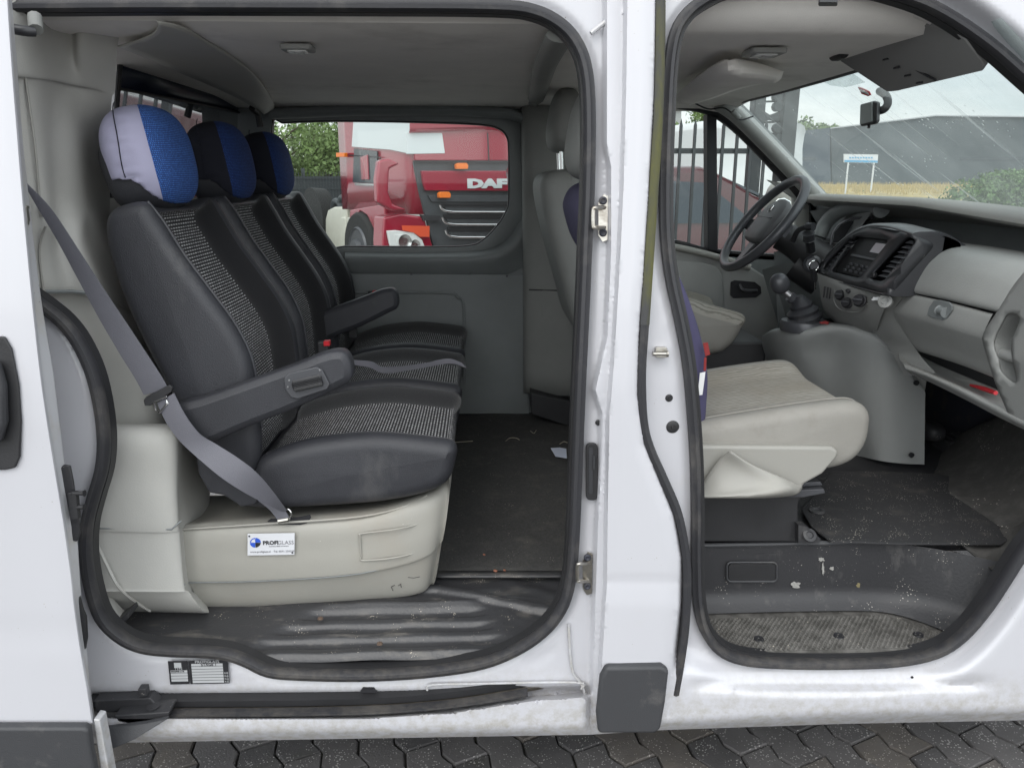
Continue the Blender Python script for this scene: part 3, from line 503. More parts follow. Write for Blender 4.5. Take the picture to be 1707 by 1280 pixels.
for y in (822, 845): mb.tube([pd(122, y, .025), pd(141, y, .022)], .0042, 10)
sd(mb, 'locating_pins', M['black'], bevel=.002)
mb = MB(); mb.slab([pd(a, b, .045) for a, b in [(124, 993), (134, 987), (141, 1014), (146, 1025), (148, 1060), (145, 1078), (138, 1085), (130, 1040)]], (0, -.010, 0)); sd(mb, 'lower_latch', M['black'], bevel=.002)
mb = MB(); mb.slab([pd(a, b, .04) for a, b in [(32, 303), (39, 308), (50, 400), (49, 412), (42, 418), (36, 380)]], (0, -.006, 0)); sd(mb, 'upper_latch', M['greyblack'], bevel=.0015)
mb = MB()
for y in (345, 371): mb.tube([pd(34, y, .03), pd(47, y+1, .028)], .003, 8)
mb.box(pd(42, 358, .032), (.010, .008, .022)); sd(mb, 'latch_catch', M['metal'])

# ---- closed parts of the shell beyond the openings
IN = 3.22
mb = MB(); mb.box((-.45, 2.42, 1.955), (2.75, 1.80, .012)); vb(mb, 'roof_skin', M['paint'], bevel=.003)
# headliner, rear part and cab part, with a slight crown
def ceil_z(x, y): return 1.768 + .11*float(ss((1.655-y)/.075)) - .02*float(ss((y-2.9)/.35))
def ceiling_sheet(x0, x1, nx, y0=1.585, y1=3.3, drop=0):
    return MB().grid([[V3(x, y, ceil_z(x, y)-drop) for y in np.linspace(y0, y1, 30)] for x in np.linspace(x0, x1, nx)])
vb(ceiling_sheet(-1.0, .33, 20), 'headliner', M['liner'])
g = []
for x in list(np.linspace(.33, .86, 14))+[.90, .93, .955, .97, .97]:
    k = ss((x-.80)/.2); g.append([V3(x + .10*ss((y-2.0)/1.3)*ss((x-.8)/.2)*0+(.02*k), y, ceil_z(x, y)-.012*k*k) for y in np.linspace(1.585, 3.3, 40)])
vb(MB().grid(g), 'headliner', M['liner'])
# raised bulge beside the passenger visor
mb = MB().patch([[PZ(1285, 55, 1.76), PZ(1330, 15, 1.76), PZ(1420, 5, 1.76)], [PZ(1290, 75, 1.748), PZ(1345, 50, 1.745), PZ(1440, 25, 1.745)], [PZ(1335, 85, 1.742), PZ(1395, 62, 1.742), PZ(1490, 30, 1.742)], [PZ(1385, 105, 1.75), PZ(1400, 82, 1.755), PZ(1520, 45, 1.755)]], 6, 6)

# roof bow between the rows, with its end cap
bow = [P(880, 178, 3.14), P(893, 150, 3.0), P(905, 120, 2.6), P(930, 80, 2.0), P(948, 50, 1.62)]
bow = [P(893, 168, 3.12), PZ(898, 150, 1.752), PZ(908, 112, 1.752), PZ(925, 76, 1.75), PZ(936, 58, 1.75)]
vb(MB().tube(cr(bow, 6), .03, 12, flat=.5, up=(0, 0, 1)), 'roof_bow', M['seatgrey'])
mb = MB(); mb.slab([P(a, b, 3.05) for a, b in [(880, 152), (893, 143), (903, 150), (902, 170), (893, 178), (882, 174)]], (0, .05, 0)); vb(mb, 'bow_cap', M['seatgrey'], bevel=.008, seg=3)
# interior lamps
def lamp(cx, cy, w_, d_, z):
    c = PZ(cx, cy, z); mb = MB(); mb.slab([c+V3(a*.001, b*.001, 0) for a, b in rrect(-w_, -d_, w_, d_, 8)], (0, 0, .012)); o = vb(mb, 'interior_lamp', M['dash'], bevel=.003)
    mb = MB(); mb.slab([c+V3(a*.001, b*.001, -.003) for a, b in rrect(-w_*.62, -d_*.62, w_*.62, d_*.62, 6)], (0, 0, .006)); mb.build('lamp_lens', M['lens'], o, bevel=.002)
    mb = MB(); mb.slab([c+V3(a*.001, b*.001, -.0045) for a, b in rrect(-w_*.15, -d_*.5, w_*.35, d_*.5, 3)], (0, 0, .003)); mb.build('lamp_switch', M['satin'], o, bevel=.001)
lamp(497, 86, 34, 30, 1.752); lamp(1273, 93, 40, 42, 1.752)
vb(MB().slab([c for c in [PZ(a, b, 1.75) for a, b in rrect(1364, 4, 1396, 11, 3)]], (0, 0, .01)), 'coat_hook', M['greyblack'])

# ---- far side: lining with the two windows, then the outer skin
def fp(px, py, Y=IN): return P(px, py, Y)
RW = [(452, 207), (470, 203), (560, 200), (700, 202), (800, 206), (832, 213), (846, 226), (850, 250), (850, 330), (846, 352), (830, 378), (806, 402), (780, 412), (700, 414), (575, 413), (452, 413)]
rwc = [tuple(q) for q in cr([V3(*p) for p in RW], 3, True)]
FWn = [(1050, 168), (1125, 172), (1165, 180), (1205, 197), (1250, 235), (1300, 285), (1342, 330), (1352, 352), (1340, 420), (1290, 428), (1180, 418), (1125, 404), (1050, 396)]
def wmap(Y): return lambda px, py: np.array([P(a, b, Y) for a, b in zip(px, py)])
wall_out = [(300, 120), (1195, 120), (1240, 176), (1300, 236), (1385, 330), (1385, 425), (1600, 430), (1600, 790), (300, 790)]
def win_ring(poly, d_out, d_in, name, mat_):   # moulded surround, stepping outward to the glass
    a = shrink(poly, -d_out); b = shrink(poly, 0); c = shrink(poly, d_in); n = len(poly); rows = []
    rows = [[P(*a[i % n], IN-.004) for i in range(n+1)], [P(*((np.array(a[i % n])+np.array(b[i % n]))/2), IN-.020) for i in range(n+1)], [P(*b[i % n], IN-.016) for i in range(n+1)], [P(*b[i % n], IN+.02) for i in range(n+1)], [P(*c[i % n], IN+.06) for i in range(n+1)]]
    return vb(MB().grid(rows), name, mat_, ang=50)
fwc = [tuple(q) for q in cr([V3(*p) for p in FWn], 3, True)]
lining = vb(sheet(wall_out, [rwc, fwc], wmap(IN), 30), 'side_lining', M['trimdark'])
win_ring(rwc, 26, 2, 'window_surround', M['trimdark'])
fr = vb(MB().sweep([P(*q, IN+.045) for q in rwc], [(-.008, -.01), (.008, -.01), (.008, .02), (-.008, .02)], (0, 1, 0), True), 'window_gasket', M['rubber'])
fr = vb(MB().sweep([P(*q, IN+.03) for q in fwc], [(-.012, -.03), (.012, -.03), (.012, .03), (-.012, .03)], (0, 1, 0), True), 'window_gasket', M['rubber'])
pane = vb(sheet(shrink(rwc, -4), [], wmap(IN+.055)), 'side_window', M['gl'])
pane = vb(sheet(shrink(fwc, -4), [], wmap(IN+.055)), 'side_window', M['gl'])
# outer skin: world-plane copy a little outside
mb = sheet([(P(a, b, IN+.09)[0], P(a, b, IN+.09)[2]) for a, b in [(-300, 100), (1160, 105), (1238, 178), (1300, 240), (1388, 345), (1398, 425), (1700, 440), (1700, 900), (-300, 900)]],
           [[(P(a, b, IN+.06)[0], P(a, b, IN+.06)[2]) for a, b in shrink(rwc, -9)], [(P(a, b, IN+.06)[0], P(a, b, IN+.06)[2]) for a, b in shrink(fwc, -9)]],
           lambda x, z: np.stack([x, np.full_like(x, IN+.09), z], 1)); vb(mb, 'side_panel', M['paint'])
# rail moulding over and below the rear window
vb(MB().tube([P(452, 190, 3.17), P(600, 184, 3.17), P(760, 184, 3.17), P(850, 190, 3.17), P(880, 200, 3.18)], .03, 10, flat=.7), 'cant_rail', M['trimdark'])
mb = MB().patch([[P(575, 420, 3.20), P(700, 421, 3.20), P(800, 417, 3.20), P(846, 398, 3.20), P(876, 350, 3.20)], [P(575, 431, 3.155), P(700, 432, 3.155), P(808, 430, 3.155), P(858, 408, 3.155), P(884, 355, 3.165)], [P(575, 452, 3.185), P(700, 453, 3.185), P(812, 452, 3.185), P(866, 425, 3.185), P(888, 380, 3.185)], [P(575, 458, 3.21), P(700, 459, 3.21), P(815, 460, 3.21), P(872, 445, 3.21), P(890, 400, 3.21)]], 6, 5)
vb(mb, 'window_rail', M['trimdark'])
# flat lower board with pressed panel
vb(MB().slab([P(a, b, 3.195) for a, b in [(300, 455), (786, 457), (878, 458), (882, 690), (300, 690)]], (0, .012, 0)), 'lining_board', M['trimdark'], bevel=.003)
pr = [(590, 488), (740, 488), (762, 496), (773, 515), (774, 640), (590, 640)]
vb(MB().tube(cr([P(a, b, 3.19) for a, b in pr[:5]], 5), .006, 8), 'pressed_rib', M['trimdark'])
[vb(MB().lathe(P(a, b, 3.19), (0, -1, 0), [(.005, 0), (.005, .003), (0, .004)], 10), 'trim_screw', M['gunmetal']) for a, b in ((686, 457), (782, 456), (845, 460))]
# far B-pillar trim
mb = MB().patch([[P(868, 178, 3.2), P(882, 176, 3.13), P(960, 176, 3.10), P(1010, 176, 3.12)], [P(872, 350, 3.2), P(880, 350, 3.13), P(958, 350, 3.10), P(1010, 350, 3.12)], [P(874, 480, 3.19), P(881, 480, 3.11), P(955, 480, 3.07), P(1010, 480, 3.1)], [P(874, 655, 3.19), P(881, 655, 3.11), P(950, 660, 3.06), P(1010, 660, 3.08)]], 5, 5)
pil = vb(mb, 'pillar_trim', M['seatgrey'], solid=.006)
MB().slab([P(a, b, 3.082) for a, b in rrect(902, 503, 940, 531, 5)], (0, .01, 0)).build('trim_cap', M['seatgrey'], pil, bevel=.003)
MB().tube([P(882, 483, 3.10), P(955, 485, 3.06)], .003, 6).build('panel_joint', M['black'], pil)
vb(MB().slab([P(a, b, 3.02) for a, b in [(885, 655), (950, 668), (950, 712), (886, 690)]], (0, .1, 0)), 'step_edge', M['black'], bevel=.004)

# ---- floor
vb(MB().box((-.25, 2.40, .40), (1.3, 1.62, .04)), 'floor_pan', M['steel'])
carpet = vb(MB().grid([[V3(x, y, .500+.003*math.sin(x*23+y*9)*math.sin(y*17)) for y in np.linspace(1.80, 3.21, 40)] for x in np.linspace(-.35, .55, 30)]), 'floor_carpet', M['carpet'], solid=.006)
# ribbed rubber entry floor (ribs run along the sill and stop at the scuffed right end)
g = []
for y in np.linspace(1.522, 1.83, 130):
    row = []
    for x in np.linspace(-.95, .36, 160):
        a = ss((x+.56-.10*(y-1.55)/.1)/.06)*(1-ss((x+.02+(y-1.6)*.35)/.07))
        rib = sum(.009*math.exp(-((y-c)/.0125)**4) for c in (1.545, 1.590, 1.635, 1.682))
        band = .012*math.exp(-((y-(1.745-.35*max(x+.12, 0)))/.014)**4)*(x > -.66)
        low = -.034*ss((x+.66)/.12)*np.clip((1.70-y)/.18, 0, 1)-.012*a*(y < 1.70)*ss((1.70-y)/.03)
        lip = .006*math.exp(-((y-1.532)/.008)**2)+.004*math.exp(-((y-1.80)/.012)**2); wav = 0
        if x > 0: low += .0025*math.sin(x*60+y*20)*math.sin(y*75)*ss(x/.08)
        row.append(V3(x, y, .488+rib*a+band+low+lip+wav+.0015*math.sin(x*31)*math.sin(y*40)))
    g.append(row)
vb(MB().grid(g), 'entry_floor', M['floorr'], ang=60)
mb = MB()
for a, b in ((633, 1073), (534, 1031)): mb.lathe(PZ(a, b, .470 if b > 1050 else .486), (0, 0, 1), [(.007, 0), (.006, .003), (.003, .004), (.0, .004)], 10)
vb(mb, 'floor_bolts', M['rust'])
mb = MB().grid([[PZ(725+dx, y, .505) for dx in range(0, 226, 12)] for y in (952, 962)]); vb(mb, 'carpet_edging', M['floorr'], solid=.004)

# ---- rear partition wall with window, moulded in grey-beige plastic
A_ = [PZ(262, 36, 1.765), PZ(305, 46, 1.765), PZ(350, 72, 1.765), PZ(385, 93, 1.765), PZ(418, 118, 1.765), PZ(440, 145, 1.765), P(448, 168, 3.16)]
B_ = [P(196, 78, 1.80), P(235, 93, 1.98), P(300, 121, 2.28), P(350, 142, 2.52), P(395, 163, 2.78), P(425, 180, 2.98), P(440, 190, 3.12)]
def between(a, b, n, bul=0):
    o = []
    for i in range(n+1):
        t = i/n; c = a*(1-t)+b*t; c = c+V3(bul*math.sin(t*math.pi), 0, 0); o.append(c)
    return o
g = []
for a, b in zip(cr(A_, 5), cr(B_, 5)): g.append(between(a, b, 8, .03))
vb(MB().grid(g), 'partition_header', M['trim'], solid=.004)
XP = -.93
def wl(px, py, X=XP): return PX(px, py, X)
# tinted upper band and clear reflecting pane
tb = [P(198, 80, 1.80), P(300, 124, 2.28), P(395, 166, 2.78), P(430, 186, 3.03), P(434, 206, 3.05), P(428, 194, 3.0)]
wt = V3(-.935, 1.80, 0); 
def pl(y, z, x=-.945): return V3(x, y, z)
def pz_at(px, py, X): q = PX(px, py, X); return q
top = [PX(200, 80, -.935), PX(300, 124, -.935), PX(400, 168, -.935), PX(432, 188, -.935)]
mid = [PX(194, 148, -.94), PX(300, 168, -.94), PX(400, 189, -.94), PX(430, 203, -.94)]
bot = [PX(182, 330, -.975), PX(300, 330, -.975), PX(400, 325, -.975), PX(428, 322, -.975)]
vb(MB().box((-.99, 2.45, .97), (.012, 1.6, .94)), 'partition_back', M['trim'])
vb(MB().grid([top, mid]), 'tinted_band', M['tint'], solid=.004)
vb(MB().grid([[q+V3(.002, 0, 0) for q in mid], bot]), 'partition_window', M['glm'])
vb(MB().tube([q+V3(.006, 0, 0) for q in mid], .004, 8), 'window_rail', M['black'])
vb(MB().tube([top[0]+V3(.004, 0, 0), mid[0]+V3(.004, 0, 0), bot[0]+V3(.004, 0, 0)], .007, 8), 'window_gasket', M['black'])
vb(MB().tube([P(420, 180, 3.0), P(430, 190, 3.05), P(434, 212, 3.05)], .012, 8), 'window_gasket', M['black'])
# near post and panel of the partition (patches of control points)
mb = MB().patch([
 [P(-40, -20, 1.52), P(40, -20, 1.56), P(85, -20, 1.69), P(120, -20, 1.74), P(150, -20, 1.74), P(215, -20, 1.76)],
 [P(-40, 70, 1.52), P(38, 70, 1.57), P(85, 72, 1.70), P(118, 72, 1.76), P(135, 75, 1.74), P(196, 78, 1.80)],
 [P(-40, 122, 1.52), P(40, 124, 1.57), P(90, 130, 1.70), P(118, 136, 1.76), P(150, 142, 1.80), P(192, 150, 1.85)],
 [P(-40, 140, 1.53), P(45, 142, 1.59), P(90, 147, 1.72), P(118, 152, 1.78), P(150, 158, 1.82), P(186, 168, 1.86)],
 [P(-40, 240, 1.53), P(55, 240, 1.59), P(90, 240, 1.68), P(125, 240, 1.75), P(152, 245, 1.86), P(183, 250, 1.97)],
 [P(-40, 330, 1.53), P(66, 330, 1.59), P(95, 330, 1.67), P(130, 332, 1.74), P(156, 335, 1.86), P(183, 340, 1.97)],
 [P(-40, 372, 1.53), P(72, 372, 1.59), P(100, 373, 1.65), P(135, 372, 1.70), P(152, 368, 1.80), P(178, 365, 1.95)],
 [P(-40, 420, 1.53), P(68, 420, 1.59), P(100, 420, 1.64), P(135, 420, 1.66), P(155, 415, 1.74), P(185, 410, 1.92)],
 [P(-40, 484, 1.53), P(74, 484, 1.59), P(120, 484, 1.64), P(165, 490, 1.665), P(190, 500, 1.76), P(225, 510, 1.92)],
 [P(-40, 492, 1.56), P(74, 493, 1.63), P(120, 493, 1.67), P(175, 500, 1.69), P(200, 520, 1.78), P(245, 560, 1.92)],
 [P(-40, 600, 1.56), P(85, 600, 1.66), P(150, 600, 1.69), P(230, 610, 1.71), P(262, 640, 1.79), P(300, 680, 1.92)],
 [P(-40, 712, 1.56), P(85, 712, 1.67), P(150, 712, 1.70), P(240, 712, 1.72), P(290, 720, 1.80), P(330, 730, 1.92)]], 6, 6)
vb(mb, 'partition_panel', M['trim'], ang=70)
# seams on it
for pts in ([(46, 30), (40, 100), (44, 140), (58, 240), (66, 330), (72, 362)], [(76, 378), (68, 400), (66, 430), (72, 480), (76, 486)]):
    vb(MB().tube(cr([P(a, b, 1.583) for a, b in pts], 6), .0022, 6), 'panel_seam', M['cream'])
vb(MB().tube([P(74, 486, 1.588), P(120, 486, 1.636), P(170, 491, 1.664)], .004, 6), 'panel_seam', M['trimdark'])
# grab handle at the top left
vb(MB().tube(cr([P(-30, 25, 1.50), P(10, 45, 1.50), P(40, 52, 1.50), P(58, 53, 1.51)], 6), .009, 10), 'grab_handle', M['greyblack'])
vb(MB().tube([P(58, 28, 1.53), P(60, 50, 1.51)], .012, 10), 'handle_post', M['seatgrey'])
# ---- wheel-arch box beside the bench
def PB(px, py, Y): return P(px, py, Y)
mb = MB().patch([
 [P(60, 706, 1.74), P(200, 706, 1.74), P(296, 708, 1.76), P(330, 730, 1.86), P(350, 740, 1.98)],
 [P(60, 716, 1.60), P(170, 716, 1.60), P(285, 718, 1.62), P(308, 738, 1.70), P(345, 750, 1.95)],
 [P(60, 800, 1.585), P(170, 800, 1.585), P(284, 802, 1.60), P(302, 815, 1.68), P(350, 820, 1.9)],
 [P(60, 878, 1.575), P(160, 880, 1.575), P(286, 882, 1.59), P(303, 870, 1.66), P(348, 850, 1.85)],
 [P(60, 888, 1.58), P(160, 888, 1.58), P(288, 889, 1.595), P(304, 886, 1.655), P(348, 890, 1.8)],
 [P(60, 978, 1.57), P(160, 979, 1.57), P(294, 980, 1.585), P(310, 975, 1.63), P(348, 980, 1.8)],
 [P(60, 984, 1.575), P(165, 984, 1.575), P(300, 984, 1.59), P(320, 990, 1.63), P(348, 990, 1.8)],
 [P(80, 1012, 1.64), P(205, 1014, 1.64), P(318, 1016, 1.62), P(342, 1018, 1.625), P(360, 1018, 1.8)],
 [P(80, 1020, 1.72), P(215, 1022, 1.72), P(322, 1023, 1.70), P(344, 1022, 1.68), P(360, 1020, 1.8)]], 6, 5)
vb(mb, 'wheel_arch_box', M['trim'], ang=60)
for pts in ([(160, 880), (286, 882), (302, 868)], [(160, 979), (295, 980), (308, 974)]):
    vb(MB().tube([P(a, b, 1.575+.014*i) for i, (a, b) in enumerate(pts)], .0022, 6), 'panel_seam', M['trimdark'])
vb(MB().tube(cr([P(162, 908, 1.56), P(180, 945, 1.56), P(198, 978, 1.56), P(225, 1002, 1.60), P(250, 1018, 1.64)], 5), .0035, 6), 'panel_seam', M['trim'])
vb(MB().slab([P(a, b, 1.53) for a, b in [(186, 1042), (212, 1022), (215, 1030), (196, 1046)]], (0, .05, 0)), 'floor_clip', M['black'], bevel=.002)
vb(MB().patch([[P(100, 975, 1.60), P(170, 985, 1.60), P(210, 1020, 1.60)], [P(100, 1060, 1.52), P(175, 1050, 1.52), P(205, 1030, 1.54)]], 5, 5), 'sill_lining', M['trim'])

# ---- bench base
def bp_(px, py, Y): return P(px, py, Y)
W3 = lambda x, z, y=3.16: V3(x, y, z)
rowsb = []
for rw, (xf, zf) in zip([
 [P(300, 868, 1.95), P(330, 828, 1.95), P(560, 826, 2.0), P(700, 806, 2.0)],
 [P(302, 872, 1.72), P(420, 852, 1.76), P(600, 840, 1.78), P(706, 816, 1.80)],
 [P(303, 882, 1.665), P(440, 874, 1.67), P(600, 862, 1.68), P(700, 834, 1.70)],
 [P(305, 930, 1.65), P(440, 926, 1.655), P(600, 914, 1.665), P(700, 888, 1.68)],
 [P(312, 968, 1.65), P(440, 965, 1.655), P(600, 953, 1.665), P(700, 930, 1.68)],
 [P(316, 973, 1.657), P(440, 970, 1.662), P(600, 958, 1.672), P(700, 935, 1.687)],
 [P(335, 1008, 1.68), P(440, 1006, 1.685), P(600, 996, 1.70), P(695, 984, 1.705)],
 [P(345, 1018, 1.72), P(440, 1014, 1.73), P(600, 1004, 1.74), P(690, 992, 1.73)]],
 [(-.09, .80), (-.085, .795), (-.078, .775), (-.085, .71), (-.095, .65), (-.098, .645), (-.118, .52), (-.13, .50)]):
    y0_ = rw[-1][1]; rowsb.append(rw+[V3(xf-.012, y0_+.035, (zf+rw[-1][2])/2), V3(xf, y0_+.10, zf), V3(xf, 2.4, zf), V3(xf, 3.16, zf)])
mb = MB().patch(rowsb, 7, 6)
bench = vb(mb, 'bench_base', M['basep'], ang=60)
# moulded outline, slot, metal plate with maker's label
ol = [(612, 888), (670, 882), (715, 858)]
for pts in ([(602, 928), (600, 894), (604, 889), (660, 882), (700, 872), (716, 858)], [(602, 929), (606, 934), (660, 929), (700, 918), (716, 905)]):
    vb(MB().tube(cr([P(a, b, 1.662+max(0, (a-680))*.0012) for a, b in pts], 5), .0022, 6), 'moulded_line', M['basep'])
vb(MB().tube(cr([P(305, 882, 1.66), P(440, 873, 1.663), P(600, 861, 1.673), P(680, 842, 1.695), P(712, 826, 1.715)], 5), .003, 6), 'moulded_line', M['basep'])
vb(MB().tube(cr([P(314, 971, 1.648), P(440, 968, 1.653), P(600, 956, 1.663), P(711, 925, 1.698)], 5), .0014, 6), 'moulded_line', M['trimdark'])
vb(MB().slab([P(a, b, 1.668) for a, b in [(446, 868), (452, 864), (500, 861), (517, 857), (519, 862), (512, 871), (500, 874), (455, 874)]], (0, -.002, 0)), 'belt_slot', M['ink'])
A = P(413, 925, 1.650); ex = P(491, 923.5, 1.652)-A; ey = P(413, 889, 1.650)-A
mb = MB(); a4 = [A, A+ex, A+ex+ey, A+ey]; mb.slab(a4, (0, -.0025, 0)); plate = vb(mb, 'maker_plate', M['labelw'], bevel=.0005)
L_ = np.linalg.norm(ex); n_ = V3(0, -1, 0)
def pie(c, r_, a0, a1, lift, n=8): return [c+n_*lift]+[c+n_*lift+ex/L_*r_*math.cos(R(a0+(a1-a0)*k/n))+ey/np.linalg.norm(ey)*r_*math.sin(R(a0+(a1-a0)*k/n)) for k in range(n+1)]
c = A+ex*.17+ey*.60; r_ = L_*.115
mb = MB()
for a0, mi in ((0, 0), (90, 2), (180, 0), (270, 1)):
    q = pie(c, r_, a0+2, a0+88, .0032); mb.add(q, [list(range(len(q)))], mi)
q = pie(c, r_*.8, 98, 172, .0036); mb.add(q, [list(range(len(q)))], 3)
mb.build('logo', [M['blueink'], M['ink'], M['blueink'], M['labelw']], plate)
textmesh('PROFI', L_*.125, A+ex*.33+ey*.50+n_*.0032, ex, ey, M['ink'], 'printed_text', plate, bold=.0004)
textmesh('GLASS', L_*.125, A+ex*.64+ey*.50+n_*.0032, ex, ey, M['inkgrey'], 'printed_text', plate)
textmesh('innovative vehicle conversions', L_*.034, A+ex*.46+ey*.40+n_*.0032, ex, ey, M['inkgrey'], 'printed_text', plate)
textmesh('www.profiglass.nl', L_*.062, A+ex*.06+ey*.14+n_*.0032, ex, ey, M['inkgrey'], 'printed_text', plate)
textmesh('Tel. 0541 229239', L_*.062, A+ex*.56+ey*.14+n_*.0032, ex, ey, M['inkgrey'], 'printed_text', plate)
mb = MB()
for u, v in ((.04, .9), (.96, .1)): mb.lathe(A+ex*u+ey*v+n_*.003, (0, -1, 0), [(.0022, 0), (.002, .001), (0, .0012)], 8)
mb.build('plate_rivets', M['steel'], plate)

for pts in ([(655, 984), (652, 978), (658, 975)], [(664, 976), (668, 973), (669, 979)], [(680, 962), (690, 963), (700, 961)]):
    vb(MB().tube([P(a, b, 1.668+.02*(b > 970)) for a, b in pts], .0008, 5), 'scuff_mark', M['ink'])
# ---- seats: soft lofts across the width
def px_xz(pts, Y): return [np.array([P(a, b, Y)[0], P(a, b, Y)[2]]) for a, b in pts]
def soft(profile, front, y0, y1, edge, dip, patt, matf, nY=34, n=5, crease=None):
    """profile: closed XZ control loop; front(i frac list)=weights 0..1 per control point; dip(t)= inset of the front at width t"""
    loop = cr([np.append(p, f) for p, f in zip(profile, front)], n, True)
    XZ = np.array([q[:2] for q in loop]); W = np.clip(np.array([q[2] for q in loop]), 0, 1); c = XZ.mean(0); m = len(loop)
    # inward normals
    T = np.roll(XZ, -1, 0)-np.roll(XZ, 1, 0); Nn = np.stack([T[:, 1], -T[:, 0]], 1); Nn /= np.linalg.norm(Nn, axis=1)[:, None]+1e-9
    if (Nn*(c-XZ)).sum() < 0: Nn = -Nn
    arc = np.concatenate([[0], np.cumsum(np.linalg.norm(np.diff(XZ, axis=0), axis=1))])
    ts = 0.5-0.5*np.cos(np.linspace(0, math.pi, nY)); rings = []; wdt = y1-y0; mb = MB(); vs = []; uvs = []
    for t in ts:
        d = min(t, 1-t)*wdt; e = edge; ins = e*(1-math.sqrt(max(0, 1-((e-min(d, e))/e)**2)))
        q = XZ + Nn*ins + Nn*(W*dip(t))[:, None]
        for k in range(m): vs.append((q[k, 0], y0+wdt*t, q[k, 1])); uvs.append((y0+wdt*t, arc[k]))
    fs = []; mi = []
    for i in range(nY-1):
        t = (ts[i]+ts[i+1])/2
        for k in range(m):
            fs.append([i*m+k, (i+1)*m+k, (i+1)*m+(k+1) % m, i*m+(k+1) % m]); mi.append(matf(t, k/m, W[k]))
    for base, sgn_ in ((0, 1), ((nY-1)*m, -1)):
        prev = base; cc = np.mean([vs[base+k] for k in range(m)], 0)
        for sc_ in (.86, .55, .2, .01):
            nb = len(vs)
            for k in range(m): q = np.array(vs[base+k]); vs.append(tuple(cc+(q-cc)*sc_+V3(0, -sgn_*.004*(1-sc_), 0))); uvs.append(uvs[base+k])
            for k in range(m):
                f = [prev+k, prev+(k+1) % m, nb+(k+1) % m, nb+k]; fs.append(f if sgn_ > 0 else f[::-1]); mi.append(matf(0, 0, 0))
            prev = nb
        f = [prev+k for k in range(m)]; fs.append(f if sgn_ > 0 else f[::-1]); mi.append(matf(0, 0, 0))
    # fix uv wrap seam
    mb.add(vs, fs, mi, uvs)
    for fi, f in enumerate(mb.f):
        if len(f) == 4 and fi < (nY-1)*m:
            k = fi % m
            if k == m-1:
                u = mb.uv[fi]; mb.uv[fi] = [u[0], u[1], (u[2][0], u[1][1]+.01), (u[3][0], u[0][1]+.01)]
    return mb
# rear seat back, outline of its side as seen at the near bolster
YB = 1.655
bkf = [(236, 338), (262, 370), (300, 430), (345, 490), (385, 545), (412, 600), (424, 660), (430, 720), (428, 775)]
bkb = [(395, 835), (360, 800), (320, 735), (280, 660), (240, 585), (205, 510), (182, 445), (170, 395), (172, 362), (192, 344)]
prof_b = px_xz(bkf+bkb, YB); fr_b = [.5]+[1]*7+[.6]+[0]*9+[.1]
def dipb(t):
    return .052*ss((t-.06)/.20)*ss((.94-t)/.20)
def mfb(t, k, w_):
    t0 = .15+.12*float(ss(k/.22)); 
    if w_ > .45 and t0 < t < .75: return 1
    if w_ > .45 and .10 < t < .90: return 2
    return 0
seat = soft(prof_b, fr_b, YB, YB+.46, .030, dipb, None, mfb, 44)
def offs(o): o.parent = van; o.location = (-.6, -2.4, 0); return o
seat1 = offs(seat.build('rear_seat', [M['leather'], M['woven'], M['fabric']], None, ang=70))
# cushion
cf = [(420, 790), (440, 772), (500, 752), (560, 742), (620, 738), (680, 742), (730, 748), (752, 752)]
cb = [(756, 772), (748, 805), (715, 826), (640, 842), (540, 850), (430, 854), (392, 842), (400, 810)]
prof_c = px_xz(cf+cb, YB); fr_c = [.2, .8, 1, 1, 1, 1, 1, .8, .3]+[0]*7
def dipc(t): return -.016+.030*ss((t-.05)/.22)*ss((.95-t)/.22)
cush = soft(prof_c, fr_c, YB, YB+.475, .036, dipc, None, lambda t, k, w_: 1 if (w_ > .25 and .24 < t < .76) else (2 if (w_ > .5 and .09 < t < .91) else 0), 44)
cushion = cush.build('seat_cushion', [M['leather'], M['woven'], M['fabric']], seat1, ang=70)
# piping along the bolster creases
def follow(prof, y, idx, ins=0): return [V3(prof[i][0], y, prof[i][1]) for i in idx]
MB().tube(cr([V3(prof_b[i][0]+.001, YB+.028, prof_b[i][1]+.001) for i in range(0, 8)], 5), .0035, 6).build('piping', M['leather'], seat1)
MB().tube(cr([V3(prof_c[i][0], YB+.030, prof_c[i][1]+.012) for i in range(1, 8)], 5), .003, 6).build('piping', M['leather'], seat1)
# hinge cover at the near lower corner
hc = MB(); hc.slab([P(a, b, 1.650) for a, b in [(322, 735), (352, 760), (400, 800), (440, 822), (425, 842), (402, 846), (372, 826), (348, 822), (330, 790)]], (0, .03, 0)); hinge = hc.build('hinge_cover', M['leather'], seat1, bevel=.006, seg=3)
